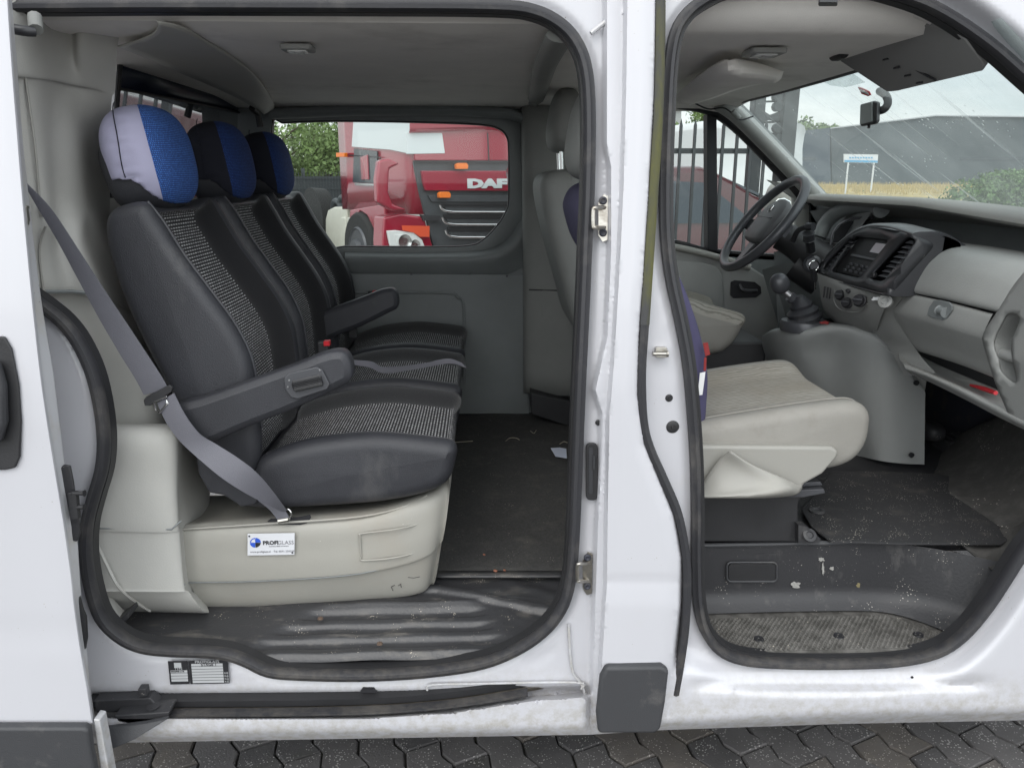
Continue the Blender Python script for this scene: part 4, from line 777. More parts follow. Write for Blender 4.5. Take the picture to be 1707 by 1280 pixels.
# headrest
def blob(c, hx, hy, hz, e=2.6, tilt=0, nu=36, nv=22, cut=None, matf=None, mis=None, top=1.0, wr=0):
    mb = MB(); vs = []; fs = []; mi = []; uv = []
    for i in range(nv+1):
        ph = -math.pi/2+math.pi*i/nv
        for j in range(nu):
            th = 2*math.pi*j/nu
            f = lambda a: math.copysign(abs(a)**(2/e), a)
            x = hx*f(math.cos(ph))*f(math.cos(th)); y = hy*f(math.cos(ph))*f(math.sin(th)); z = hz*f(math.sin(ph))
            k = 1+(top-1)*(z/hz*.5+.5); x *= k; y *= (1+(k-1)*.6)
            
            y += wr*(.35*math.sin(z*120+3*math.sin(x*40))*max(0, 1 - (abs(x)/hx)**2)+1.0*math.sin(z*270+x*20)*math.exp(-(x/.022)**2))*max(0, -y/hy)
            X = x*math.cos(tilt)+z*math.sin(tilt); Z = -x*math.sin(tilt)+z*math.cos(tilt)
            vs.append((c[0]+X, c[1]+y, c[2]+Z)); uv.append((y if abs(x) > hx*.5 else x, z))
    for i in range(nv):
        for j in range(nu):
            fs.append([i*nu+j, i*nu+(j+1) % nu, (i+1)*nu+(j+1) % nu, (i+1)*nu+j]); a = np.mean([vs[q] for q in fs[-1]], 0)-np.array(c)
            mi.append(matf(2*math.pi*(j+.5)/nu) if matf else 0)
    mb.add(vs, fs, mi, uv); return mb
HC = (-.752, 1.872, 1.527)
blob((HC[0]-.006, HC[1], HC[2]-.030), .072, .130, .092, 3.0, -.25).build('headrest', M['leather'], seat1)
def covmat(a): return 1 if (a > math.pi*1.70 or a < math.pi*.30) else 0
def cov_cut(mb, zc):      # open lower edge: drop faces under a slanted line
    f2, m2, u2 = [], [], []
    for f, m_, u in zip(mb.f, mb.m, mb.uv):
        c_ = np.mean([mb.v[i] for i in f], 0)
        if any(mb.v[i][2] > zc(mb.v[i]) for i in f): f2.append(f); m2.append(m_); u2.append(u)
    mb.v = [(v[0], v[1], max(v[2], zc(v)-.002+.0016*math.sin(v[0]*300+v[1]*260))) for v in mb.v]
    mb.f, mb.m, mb.uv = f2, m2, u2; return mb
zc = lambda c_: HC[2]-.045-.060*float(ss((c_[0]-HC[0]-.005)/.07))
cov = cov_cut(blob((HC[0]+.003, HC[1], HC[2]-.003), .074, .140, .114, 2.75, -.16, 84, 80, None, covmat, top=1.0, wr=.0022), zc)
cover = cov.build('headrest_cover', [M['cover'], M['mesh']], seat1, solid=.003)
MB().tube([V3(HC[0]-.004+.006*math.sin(z*30)-z*.2, HC[1]-.1430*(1-(abs(z)/.121)**2.75)**(1/2.75), HC[2]+z+.004) for z in np.linspace(-.048, .110, 22)], .0012, 5).build('cover_seam', M['navy'], seat1)
# armrest with adjuster wheel
def armrest(parent, Y, w_=.055, wheel=True):
    o_ = [(300, 668), (345, 655), (430, 625), (500, 600), (545, 582), (575, 578), (588, 590), (593, 612), (588, 628), (570, 638), (500, 672), (440, 695), (385, 718), (350, 733), (335, 728), (318, 705), (305, 690)]
    pr_ = px_xz(o_, 1.64); c = np.mean(pr_, 0); rings = []
    for t in np.linspace(0, 1, 12):
        d = min(t, 1-t)*w_; e = .016; ins = e*(1-math.sqrt(max(0, 1-((e-min(d, e))/e)**2)))
        lp = cr([np.array(q) for q in pr_], 3, True); T = [lp[(i+1) % len(lp)]-lp[i-1] for i in range(len(lp))]
        rings.append([V3(*( [q[0]+( T_[1])/np.linalg.norm(T_)*ins*s0, Y+w_*t, q[1]-(T_[0])/np.linalg.norm(T_)*ins*s0])) for q, T_ in zip(lp, T)])
    return MB().rings(rings)
a_ = np.array(px_xz([(300, 668), (345, 655), (430, 625)], 1.64))
s0 = -1
_t = px_xz([(430, 625), (500, 600)], 1.64); _T = _t[1]-_t[0]; s0 = 1 if -_T[0] < 0 else -1   # the top edge must move down when inset
s0 = 1
armo = armrest(seat1, 1.590).build('armrest', M['leather'], seat1, ang=60)
mb = MB(); mb.slab([P(a, b, 1.588) for a, b in [(474, 630), (482, 622), (528, 611), (538, 616), (550, 640), (546, 648), (498, 664), (486, 662), (476, 648)]], (0, -.004, 0)); mb.build('adjuster_housing', M['gunmetal'], seat1, bevel=.002)
mb = MB(); c0 = P(489, 644, 1.583); c1 = P(537, 633, 1.583); ax = (c1-c0); ln = np.linalg.norm(ax)
prf = []; nn = 44; ax /= ln; u = np.cross(ax, V3(0, 1, 0)); w2 = np.cross(ax, u)
rg = [[c0+ax*h+(.0125 if k % 2 else .0105)*rr*(math.cos(2*math.pi*k/nn)*u+math.sin(2*math.pi*k/nn)*w2) for k in range(nn)] for h, rr in ((0, .8), (.003, 1), (ln-.003, 1), (ln, .8))]
mb.rings(rg); mb.build('adjuster_wheel', M['black'], seat1, ang=20)
mb = MB()
for a, b in ((482, 634), (533, 617), (480, 645)): mb.lathe(P(a, b, 1.5835), (0, -1, 0), [(.0022, 0), (.0016, .001), (0, .001)], 8)
mb.build('adjuster_screws', M['satin'], seat1)
# belt buckle stub between seats
MB().box((-.44, YB+.475, 1.0), (.03, .02, .09)).build('belt_buckle', M['black'], seat1, bevel=.004)
MB().slab([V3(-.436, YB+.46, 1.035), V3(-.42, YB+.46, 1.035), V3(-.42, YB+.46, 1.048), V3(-.436, YB+.46, 1.048)], (0, .02, 0)).build('release_button', M['red'], seat1)
kids = [o for o in bpy.data.objects if o.parent == seat1]
covd = cov.build('headrest_cover', [M['navy'], M['meshd']], None, solid=.003); sc.collection.objects.unlink(covd)
for i, dy in enumerate((.5, 1.0)):
    s_ = seat1.copy(); sc.collection.objects.link(s_); s_.parent = van; s_.location = (-.6, -2.4+dy, 0)
    s_['label'] = ('middle' if i == 0 else 'farthest')+' black rear seat with dark blue headrest cover'
    for ch in kids:
        if i == 0 and (ch.name.startswith('armrest') or ch.name.startswith('adjuster')): continue
        if i == 1 and ch.name.startswith('adjuster'): continue
        c = ch.copy(); sc.collection.objects.link(c); c.parent = s_
        if ch.name.startswith('headrest_cover'): c.data = covd.data
        if ch.name.startswith('armrest'): c.location = (0, -.04, -.0)
seat1['label'] = 'nearest black rear seat with grey and blue headrest cover'; seat1['group'] = 'rear seats'
for o in bpy.data.objects:
    if o.name.startswith('rear_seat'): o['group'] = 'rear seats'
# lap belt lying on the middle cushion
def ribbon(l, r_, n=6, th=.0018):
    a = cr(l, n); b = cr(r_, n); rg = []
    for i, (p, q) in enumerate(zip(a, b)):
        t = a[min(i+1, len(a)-1)]-a[max(i-1, 0)]; nn = np.cross(t, q-p); nn /= np.linalg.norm(nn)+1e-9; m_ = (p+q)/2+nn*.001
        rg.append([p-nn*th/2, m_-nn*th/2, q-nn*th/2, q+nn*th/2, m_+nn*th/2, p+nn*th/2])
    return MB().rings(rg)
vb(ribbon([P(590, 600, 2.2), P(620, 603, 2.2), P(640, 612, 2.2), P(700, 607, 2.16), P(745, 598, 2.12), P(770, 605, 2.1)], [P(590, 608, 2.18), P(618, 613, 2.18), P(645, 622, 2.16), P(705, 613, 2.13), P(750, 606, 2.1), P(778, 613, 2.08)]), 'lap_belt', M['belt'], ang=35)
# front three-point belt: pillar to buckle to floor anchor
bl = [(38, 303), (62, 345), (95, 400), (130, 465), (165, 530), (200, 590), (225, 630), (240, 658)]
br_ = [(42, 303), (85, 348), (130, 415), (172, 480), (212, 540), (245, 590), (268, 625), (281, 648)]
seg = vb(ribbon([P(a, b, 1.55+i*.004) for i, (a, b) in enumerate(bl)], [P(a, b, 1.55+i*.004) for i, (a, b) in enumerate(br_)]), 'seat_belt', M['belt'], ang=35)
bl2 = [(262, 672), (278, 705), (300, 735), (335, 768), (372, 798), (410, 822), (448, 842), (470, 852)]
br2 = [(290, 655), (308, 690), (332, 722), (360, 740), (395, 762), (425, 785), (452, 815), (478, 850)]
YY = [1.575, 1.565, 1.56, 1.555, 1.555, 1.57, 1.60, 1.64]; YR = [1.57, 1.56, 1.56, 1.575, 1.57, 1.565, 1.59, 1.645]
ribbon([P(a, b, y) for (a, b), y in zip(bl2, YY)], [P(a, b, y) for (a, b), y in zip(br2, YR)]).build('lower_belt', M['belt'], seg, ang=35)
ribbon([P(428, 832, 1.655), P(450, 850, 1.65), P(464, 868, 1.645)], [P(455, 825, 1.655), P(470, 842, 1.65), P(482, 862, 1.645)]).build('belt_tail', M['belt'], seg, ang=35)
mb = MB(); mb.slab([P(a, b, 1.572) for a, b in [(241, 666), (246, 660), (284, 640), (290, 645), (288, 652), (252, 675), (243, 675)]], (0, -.007, 0)); mb.build('belt_tongue', M['black'], seg, bevel=.002)
tg = [P(a, b, 1.566) for a, b in [(256, 670), (277, 661), (279, 672), (266, 688), (260, 684)]]
MB().tube(tg, .0024, 8, closed=True).build('tongue_plate', M['chrome'], seg)
MB().tube([P(464, 868, 1.646), P(481, 865, 1.646)], .006, 8).build('belt_anchor', M['metal'], seg)
MB().tube(cr([P(482, 866, 1.65), P(486, 856, 1.648), P(480, 848, 1.65), P(472, 852, 1.65)], 4), .0016, 6).build('anchor_loop', M['chrome'], seg)

# ================================================================ FRONT ROW
# cab floor and step
vb(MB().slab([V3(.40, 1.695, .622), V3(1.30, 1.695, .622), V3(1.60, 1.62, .622), V3(1.62, 3.2, .622), V3(.40, 3.2, .622)], (0, 0, -.03)), 'cab_floor', M['blackdirt'], bevel=.008, seg=3)
g = []   # riser, flowing round into the front of the step
path = [(.44, 1.52), (.455, 1.60), (.475, 1.665), (.52, 1.69), (.62, 1.695), (.80, 1.695), (.95, 1.69), (1.05, 1.67), (1.12, 1.635), (1.19, 1.59), (1.27, 1.555), (1.36, 1.535)]
pc = cr([V3(*q) for q in path], 6)
for t in np.linspace(0, 1, 14):
    z = .455+.167*t; row = []
    for i, q in enumerate(pc):
        s_ = ss((q[0]-.95)/.3); r_ = .03*(1-min(1, t*4))**2*(1+2.2*s_); slope = .05*s_*(1-t)
        row.append(V3(q[0]-slope, max(1.512, q[1]-r_-slope*.4), z))
    g.append(row)
vb(MB().grid(g), 'step_riser', M['blackdirt'], ang=70)
# tread with chequer pimples
tb_ = mat('step_tread_rubber', (.060, .057, .052), .7, dirt=(.165, .158, .148), dscale=30, damt=.75, dmul=.65, specks=((.4, .36, .3), 120, .25))
vb(MB().slab([V3(.42, 1.512, .449), V3(1.16, 1.512, .449), V3(1.2, 1.56, .449), V3(1.12, 1.66, .449), V3(1.0, 1.70, .449), V3(.42, 1.70, .449)], (0, 0, -.02)), 'step_tread', tb_)
mb = MB(); bumps = []
for i in range(20):
    for j in range(58):
        x = .485+j*.0116+(i % 2)*.0058+random.uniform(-.0009, .0009); y = 1.517+i*.0075+random.uniform(-.0006, .0006)
        if y > 1.65 or x > 1.15-(y-1.49)*1.2+.02 or x < .49+max(0, y-1.62)*.8: continue
        bumps.append((x, y))
for x, y in bumps:
    mb.add([(x-.0042, y-.0022, .448), (x+.0042, y-.0022, .448), (x+.0042, y+.0022, .448), (x-.0042, y+.0022, .448), (x, y, .4535)], [[0, 1, 4], [1, 2, 4], [2, 3, 4], [3, 0, 4]])
vb(mb, 'tread_pimples', tb_)
mb = MB(); [mb.lathe(PZ(a, b, .450), (0, 0, 1), [(.012, 0), (.011, .003), (.005, .001), (0, .001)], 14) for a, b in ((1265, 1065), (1398, 1060), (1531, 1058))]; vb(mb, 'tread_screws', M['ink'])
vb(MB().tube(cr([P(a, b, 1.688) for a, b in rrect(1212, 937, 1295, 969, 7)], 1, True), .0025, 6, closed=True), 'step_panel_rim', M['moulding'])
vb(MB().slab([P(a, b, 1.692) for a, b in rrect(1214, 939, 1293, 967, 6)], (0, -.003, 0)), 'step_panel', M['black'], bevel=.001)
vb(MB().tube([V3(.44, 1.692, .624), V3(1.15, 1.692, .624)], .006, 8), 'step_nosing', M['moulding'])
# scuffs of pale plaster on the riser: thin dried splashes
def splash(cx, cy, rx, ry, planef, mat_=None):
    pts = []
    for k in range(16):
        a = 2*math.pi*k/16; r0 = 1+random.uniform(-.35, .35); pts.append(planef(cx+rx*r0*math.cos(a), cy+ry*r0*math.sin(a)))
    return pts
pls = mat('dried_plaster', (.30, .295, .28), .95, bump=1, bscale=200)
mb = MB()
for cx, cy, rx, ry in ((1327, 974, 7, 5), (1369, 932, 5, 3), (1386, 947, 4, 3), (1463, 981, 4, 6), (1466, 985, 6, 3), (1368, 1015, 8, 4), (1395, 1015, 9, 2.5), (1372, 948, 2, 10), (1500, 1003, 3, 2), (1420, 1000, 3, 1.5)):
    vb(MB().slab(splash(cx, cy, rx, ry, lambda a, b: P(a, b, 1.6925)), (0, -.001, 0)), 'plaster_splash', pls)
mb = MB(); mb.slab(splash(1433, 975, 6, 4.5, lambda a, b: P(a, b, 1.6925)), (0, -.001, 0)); vb(mb, 'mud_splash', mat('dried_mud', (.20, .17, .09), .95))
# carpet slope at the front of the footwell, dark bulkhead behind
carp2 = mat('textured_footwell_rubber', (.055, .053, .050), .85, bump=1, bscale=90, dirt=(.11, .105, .10), dscale=26, damt=.5, dmul=.55, specks=((.40, .37, .33), 100, .26))
mb = MB().patch([[PZ(1440, 790, .635), PZ(1560, 820, .635), PZ(1640, 862, .635), PZ(1720, 915, .640)], [PX(1470, 775, 1.42), PX(1570, 775, 1.42), PX(1660, 800, 1.40), PX(1760, 840, 1.38)], [PX(1545, 765, 1.50), PX(1600, 745, 1.50), PX(1690, 740, 1.48), PX(1800, 740, 1.46)], [PX(1600, 725, 1.56), PX(1650, 700, 1.56), PX(1720, 680, 1.54), PX(1850, 680, 1.50)]], 6, 6)
vb(mb, 'toe_board', carp2, solid=.004)
mb = MB().patch([[PZ(1600, 905, .628), PZ(1650, 890, .63), PZ(1715, 845, .66)], [P(1640, 940, 1.62), P(1690, 925, 1.60), P(1730, 880, 1.58)], [P(1668, 958, 1.50), P(1700, 935, 1.48), P(1760, 880, 1.47)]], 6, 6)
vb(mb, 'footwell_edge', carp2, solid=.004)
vb(MB().box((1.66, 2.4, .90), (.04, 1.7, .92)), 'bulkhead', M['steel'])
mb = MB()
for k in range(5): mb.box(P(1568+k*14, 744-k*1.5, 2.35), (.004, .1, .06))
mb.box(P(1595, 755, 2.36), (.12, .1, .008)); mb.box(P(1595, 730, 2.36), (.12, .1, .006)); vb(mb, 'heater_grille', M['blackdirt'])
vb(blob(P(1552, 718, 2.35), .035, .05, .03), 'heater_motor', M['blackdirt'])
# passenger seat
pcu_t = [(1135, 735), (1150, 722), (1230, 708), (1310, 695), (1390, 684), (1430, 682), (1450, 692)]
pcu_b = [(1456, 712), (1448, 745), (1425, 772), (1385, 786), (1330, 788), (1260, 786), (1190, 784), (1140, 780)]
YP = 1.655
prof_p = px_xz(pcu_t+pcu_b, YP); fr_p = [.3, 1, 1, 1, 1, 1, .6]+[0]*8
pseat_c = soft(prof_p, fr_p, YP, YP+.47, .03, lambda t: -.012+.022*ss((t-.05)/.25)*ss((.95-t)/.25), None, lambda t, k, w_: 1 if (w_ > .55 and .13 < t < .9) else 0, 36)
wav = mat('striped_seat_fabric', (.44, .42, .38), .95, bump=.3, bscale=500)
t_ = wav.node_tree; b_ = t_.nodes['Principled BSDF']; uvn = t_.nodes.new('ShaderNodeTexCoord'); wv = t_.nodes.new('ShaderNodeTexWave'); wv.bands_direction = 'Y'
wv.inputs['Scale'].default_value = 18; wv.inputs['Distortion'].default_value = 5; wv.inputs['Detail'].default_value = 3; wv.inputs['Detail Scale'].default_value = 2
cr_ = t_.nodes.new('ShaderNodeValToRGB'); cr_.color_ramp.elements[0].color = (.20, .19, .165, 1); cr_.color_ramp.elements[0].position = .05; cr_.color_ramp.elements[1].color = (.35, .335, .30, 1); cr_.color_ramp.elements[1].position = .45
mpp = t_.nodes.new('ShaderNodeMapping'); mpp.inputs['Scale'].default_value = (.6, 1.6, 1); t_.links.new(uvn.outputs['Object'], mpp.inputs[0]); t_.links.new(mpp.outputs[0], wv.inputs['Vector']); t_.links.new(wv.outputs[0], cr_.inputs[0])
ds_ = t_.nodes.new('ShaderNodeTexNoise'); ds_.inputs['Scale'].default_value = 5; ds_.inputs['Detail'].default_value = 7; t_.links.new(uvn.outputs['Object'], ds_.inputs['Vector'])
mr_ = t_.nodes.new('ShaderNodeMapRange'); mr_.inputs[1].default_value = .45; mr_.inputs[2].default_value = .7; mr_.inputs[4].default_value = .6; t_.links.new(ds_.outputs[0], mr_.inputs[0])
mm_ = t_.nodes.new('ShaderNodeMix'); mm_.data_type = 'RGBA'; t_.links.new(mr_.outputs[0], mm_.inputs[0]); t_.links.new(cr_.outputs[0], mm_.inputs[6]); mm_.inputs[7].default_value = (.23, .205, .165, 1); t_.links.new(mm_.outputs[2], b_.inputs['Base Color'])
# backrest in violet slipcover
pbf = [(1062, 330), (1092, 380), (1120, 430), (1145, 480), (1168, 545), (1182, 605), (1184, 660), (1170, 740)]
pbb = [(1110, 745), (1085, 640), (1050, 540), (1022, 470), (990, 420), (974, 370), (972, 345), (985, 318), (1010, 305), (1038, 308)]
prof_q = px_xz(pbf+pbb, 1.68)
pseat = offs(soft(prof_q, [1]*8+[0]*10, 1.68, 2.12, .03, lambda t: .012*ss((t-.1)/.2)*ss((.9-t)/.2), None, lambda t, k, w_: 0, 30).build('passenger_seat', [M['purple']], None, ang=70))
pseat['label'] = 'passenger seat with violet slipcover and stained beige cushion'
pseat_c.build('seat_cushion', [M['beigev'], wav], pseat, ang=70)
MB().tube(cr([V3(prof_p[i][0], YP+.012, prof_p[i][1]-.006) for i in range(1, 7)], 5), .0022, 6).build('piping', M['beigev'], pseat)
MB().tube(cr([V3(prof_p[i][0], YP+.055, prof_p[i][1]+.010) for i in range(1, 7)], 5), .0022, 6).build('piping', M['beigev'], pseat)
mb = MB(); mb.slab([P(a, b, 1.635) for a, b in [(1100, 742), (1180, 743), (1300, 744), (1388, 745), (1399, 752), (1396, 762), (1372, 790), (1340, 808), (1337, 820), (1325, 825), (1200, 828), (1100, 829)]], (0, .40, 0)); mb.build('seat_shell', M['cream'], pseat, bevel=.008, seg=3)
mb = MB().patch([[P(1166, 818, 1.628), P(1178, 795, 1.625), P(1200, 765, 1.618), P(1218, 752, 1.60)], [P(1166, 826, 1.60), P(1215, 818, 1.59), P(1260, 800, 1.595), P(1255, 775, 1.60)], [P(1168, 829, 1.60), P(1250, 827, 1.575), P(1310, 815, 1.585), P(1305, 797, 1.60)], [P(1200, 829, 1.63), P(1280, 829, 1.62), P(1325, 824, 1.62), P(1337, 812, 1.62)]], 6, 6)
mb.build('handle_cover', M['cream'], pseat, solid=.004)
mb = MB(); mb.slab([P(a, b, 1.68) for a, b in [(1100, 826), (1338, 822), (1332, 840), (1331, 880), (1340, 904), (1100, 904)]], (0, .38, 0)); mb.build('pedestal', M['black'], pseat, bevel=.006)
mb = MB(); mb.slab([P(a, b, 1.665) for a, b in [(1270, 820), (1374, 815), (1376, 822), (1340, 829), (1270, 829)]], (0, .05, 0)); mb.slab([P(a, b, 1.68) for a, b in [(1330, 804), (1368, 803), (1372, 809), (1330, 812)]], (0, .05, 0)); mb.build('seat_rail', M['gunmetal'], pseat, bevel=.002)
mb = MB(); mb.slab([P(a, b, 1.66) for a, b in [(1331, 875), (1345, 878), (1368, 898), (1366, 905), (1331, 905)]], (0, .03, 0)); mb.lathe(P(1349, 892, 1.657), (0, -1, .8), [(.016, 0), (.016, .004), (.009, .005), (.007, .002), (0, .002)], 16); mb.build('belt_bracket', M['blackdirt'], pseat, bevel=.002)
MB().slab([P(1172, 572, 1.672), P(1180, 571, 1.672), P(1184, 591, 1.672), P(1176, 594, 1.672)], (0, .002, 0)).build('red_tag', M['redtag'], pseat)
MB().slab([P(1174, 596, 1.668), P(1178, 596, 1.668), P(1177, 618, 1.668), P(1173, 618, 1.668)], (0, .002, 0)).build('red_tag', M['redtag'], pseat)
MB().slab([P(1167, 622, 1.664), P(1176, 620, 1.664), P(1171, 658, 1.664), P(1163, 659, 1.664)], (0, .002, 0)).build('care_tag', M['whitetag'], pseat)
# headrests of the cab seats
def cab_headrest(cx, cy, Y, hx, hy, hz, parent):
    c = P(cx, cy, Y); blob(c, hx, hy, hz, 2.8, .15).build('headrest', M['seatgrey'], parent)
    mb = MB(); [mb.tube([c+V3(-.01, dy, -hz*.8), c+V3(.0, dy, -hz-.14)], .006, 8) for dy in (-.05, .05)]; mb.build('headrest_posts', M['chrome'], parent)
cab_headrest(985, 225, 1.92, .055, .12, .105, pseat)
# driver's seat
dbf = [(965, 285), (985, 330), (1010, 400), (1030, 480), (1050, 560)]
dbb = [(1020, 600), (965, 560), (940, 480), (918, 400), (905, 340), (903, 305), (915, 288), (940, 282)]
prof_d = px_xz(dbf+dbb, 2.60)
dseat = offs(soft(prof_d, [1]*5+[0]*8, 2.60, 3.06, .05, lambda t: .03*ss((t-.1)/.2)*ss((.9-t)/.2), None, lambda t, k, w_: 0, 24).build('driver_seat', [M['seatgrey']], None, ang=70))
dseat['label'] = 'grey driver seat with headrest on chrome posts'
cab_headrest(938, 202, 2.75, .05, .13, .105, dseat)
dct = [(1060, 500), (1140, 500), (1180, 512), (1225, 524), (1240, 532)]; dcb = [(1238, 548), (1215, 580), (1180, 592), (1060, 592)]
prof_e = px_xz(dct+dcb, 2.6)
soft(prof_e, [1]*5+[0]*4, 2.58, 3.05, .04, lambda t: -.01+.02*ss((t-.05)/.25)*ss((.95-t)/.25), None, lambda t, k, w_: 1 if w_ > .3 else 0, 24).build('seat_cushion', [M['beigev'], wav], dseat, ang=70)
MB().box((.75, 2.82, .78), (.5, .40, .3)).build('pedestal', M['black'], dseat, bevel=.01)

# ---- cab door and far pillar
vb(MB().slab([P(a, b, 3.16) for a, b in [(1040, 402), (1125, 413), (1200, 430), (1252, 445), (1290, 470), (1340, 560), (1340, 700), (1040, 700)]], (0, .03, 0)), 'door_lining', M['dash'], bevel=.01, seg=3)
vb(MB().tube(cr([P(1040, 402, 3.15), P(1125, 412, 3.15), P(1200, 430, 3.15), P(1250, 446, 3.15)], 5), .014, 10), 'door_sill_rail', M['cream'])
mb = MB().patch([[P(1110, 432, 3.15), P(1180, 440, 3.14), P(1200, 452, 3.14), P(1206, 475, 3.15)], [P(1110, 500, 3.13), P(1180, 505, 3.13), P(1202, 508, 3.135), P(1208, 510, 3.15)], [P(1110, 560, 3.14), P(1180, 560, 3.14), P(1202, 560, 3.14), P(1208, 560, 3.15)]], 6, 5); vb(mb, 'door_pocket', M['dash'])
hr = [(1218, 470), (1224, 467), (1258, 470), (1268, 478), (1269, 489), (1260, 496), (1222, 497), (1217, 492)]
vb(MB().slab([P(a, b, 3.155) for a, b in hr], (0, -.004, 0)), 'handle_recess', M['ink'], bevel=.002)
vb(MB().tube(cr([P(1232, 474, 3.14), P(1240, 484, 3.13), P(1262, 485, 3.135)], 5), .008, 8), 'door_handle', M['greyblack'])
vb(MB().slab([P(a, b, 3.21) for a, b in [(1179, 190), (1195, 196), (1197, 420), (1180, 416)]], (0, .06, 0)), 'window_divider', M['ink'], bevel=.003)
AP = [P(1200, 172, 3.10), P(1230, 193, 3.13), P(1275, 237, 3.16), P(1322, 286, 3.18), P(1368, 335, 3.19)]
vb(MB().tube(cr(AP, 6), .038, 14, flat=.8), 'pillar_trim', M['dash'])
vb(MB().tube(cr([P(1130, 170, 3.20), P(1175, 178, 3.22), P(1213, 196, 3.23), P(1262, 242, 3.24), P(1312, 296, 3.25), P(1345, 335, 3.25)], 6), .028, 10), 'door_frame', M['rubber'])
vb(MB().tube(cr([P(1150, 168, 3.1), P(1180, 182, 3.06), P(1205, 180, 3.05), P(1222, 190, 3.05), P(1235, 200, 3.05), P(1256, 194, 3.06)], 5), .003, 6), 'aerial_cable', M['ink'])
vb(MB().tube([P(1221, 186, 3.04), P(1232, 198, 3.04)], .011, 10), 'cable_clip', M['seatgrey'])
# driver's visor folded up and overhead edge
mb = MB().patch([[PZ(1128, 158, 1.74), PZ(1160, 130, 1.742), PZ(1205, 102, 1.745), PZ(1250, 106, 1.75), PZ(1303, 121, 1.75)], [PZ(1132, 168, 1.725), PZ(1170, 148, 1.722), PZ(1212, 125, 1.720), PZ(1250, 124, 1.722), PZ(1298, 130, 1.735)], [PZ(1150, 172, 1.73), PZ(1190, 160, 1.728), PZ(1225, 147, 1.728), PZ(1260, 138, 1.732), PZ(1292, 134, 1.74)]], 6, 6)
vb(mb, 'sun_visor', M['liner'], solid=.014)
vb(MB().slab([P(a, b, 3.12) for a, b in [(1118, 160), (1180, 164), (1228, 160), (1232, 168), (1215, 186), (1170, 178), (1118, 172)]], (0, .1, 0)), 'header_end', M['liner'], bevel=.01, seg=3)
# near A-pillar trim, wide dark strip inside the seal at the top right
vb(MB().patch([[P(1480, -30, 1.60), P(1570, 10, 1.60), P(1650, 60, 1.60), P(1740, 130, 1.60)], [P(1480, 10, 1.64), P(1560, 45, 1.64), P(1612, 75, 1.64), P(1720, 152, 1.64)]], 6, 3), 'pillar_trim', M['liner'], solid=.004)
vb(MB().patch([[P(1605, 55, 1.60), P(1650, 78, 1.60), P(1720, 132, 1.60)], [P(1612, 68, 1.615), P(1650, 98, 1.615), P(1720, 150, 1.615)]], 6, 3), 'screen_edge', M['rubber'], solid=.006)
# passenger visor
vc = [V3(.925, 1.985, 1.757), V3(.955, 1.56, 1.745), V3(.99, 1.545, 1.725), V3(1.05, 1.60, 1.692), V3(1.045, 1.62, 1.690), V3(1.05, 1.97, 1.680), V3(1.03, 1.99, 1.683), V3(.94, 2.0, 1.745)]
vc = [PX(1393, 92, .925), PX(1400, 84, .93), PX(1470, 55, .93), PX(1530, 36, .94), PX(1590, 52, .955), PX(1610, 68, .98), PX(1638, 98, 1.035), PX(1643, 110, 1.05), PX(1636, 121, 1.055), PX(1495, 154, 1.05), PX(1480, 155, 1.05), PX(1468, 148, 1.035), PX(1400, 104, .94)]
vc = [CAM+(q-CAM)*.95 for q in vc]
vis = vb(MB().slab(vc, (.014, 0, .022)), 'sun_visor', mat('visor_grey', (.24, .24, .236), .8, bump=.2, bscale=500), bevel=.006, seg=3)
MB().tube(cr([CAM+(PX(a, b, x)-CAM)*.943 for a, b, x in ((1476, 66, .965), (1495, 92, .99), (1525, 115, 1.02), (1560, 134, 1.045))], 6), .0028, 6).build('pocket_edge', M['ink'], vis)
_vpx = PX
PX = lambda a, b, x: CAM+(_vpx(a, b, x)-CAM)*.943
mb = MB()
for a, b in ((1464, 82), (1480, 96), (1498, 110), (1516, 123), (1536, 135)): q = PX(a, b, .955+(b-75)*.0014); mb.box(q+V3(-.004, 0, -.004), (.004, .022, .004))
mb.build('card_slots', M['ink'], vis)
MB().lathe(PX(1398, 92, .92), (0, 1, 0), [(.012, -.03), (.014, 0), (.010, .03)], 12).build('visor_pivot', M['black'], vis)
PX = _vpx
# windscreen and its black edge
wsA = [P(1225, 168, 3.22), PX(1310, 130, 1.01), PX(1440, 88, 1.01), PX(1570, 40, 1.0)]
far_t, far_b = V3(1.02, 3.18, 1.775), V3(1.40, 3.20, 1.40)
g = []
for t in np.linspace(0, 1, 16):
    bow_ = []
    for y in np.linspace(3.2, 1.5, 24):
        f = 1-((y-2.35)/.85)**2; x0 = .955+.045*f; x1 = 1.42+.16*f; z0, z1 = 1.765, 1.375
        bow_.append(V3(x0+(x1-x0)*t, y, z0+(z1-z0)*t))
    g.append(bow_)
ws = vb(MB().grid(g), 'windscreen', M['gls'])
ws['label'] = 'dusty windscreen with wiper streaks'
bl_ = [q+V3(.004, 0, 0) for q in g[0][:-2]]; vb(MB().tube(bl_, .012, 8), 'screen_edge', M['rubber'])
MB().slab([PX(a, b, 1.075) for a, b in [(1430, 146), (1436, 147), (1449, 153), (1452, 159), (1447, 161), (1436, 157)]], (.001, 0, .001)).build('screen_sticker', M['red'], ws)
MB().slab([PX(a, b, 1.074) for a, b in [(1434, 150), (1447, 156), (1448, 159), (1436, 154)]], (.001, 0, .001)).build('sticker_print', M['labelb'], ws)
pale_glass = glass('pale_film', (.9, .93, .93), .3, .30, (.75, .78, .78))  # thin pale see-through patch near the top of the screen
MB().slab([PX(a, b, 1.07) for a, b in [(1345, 124), (1396, 105), (1442, 138), (1410, 146), (1385, 143)]], (.0008, 0, .0008)).build('pale_patch', pale_glass, ws)
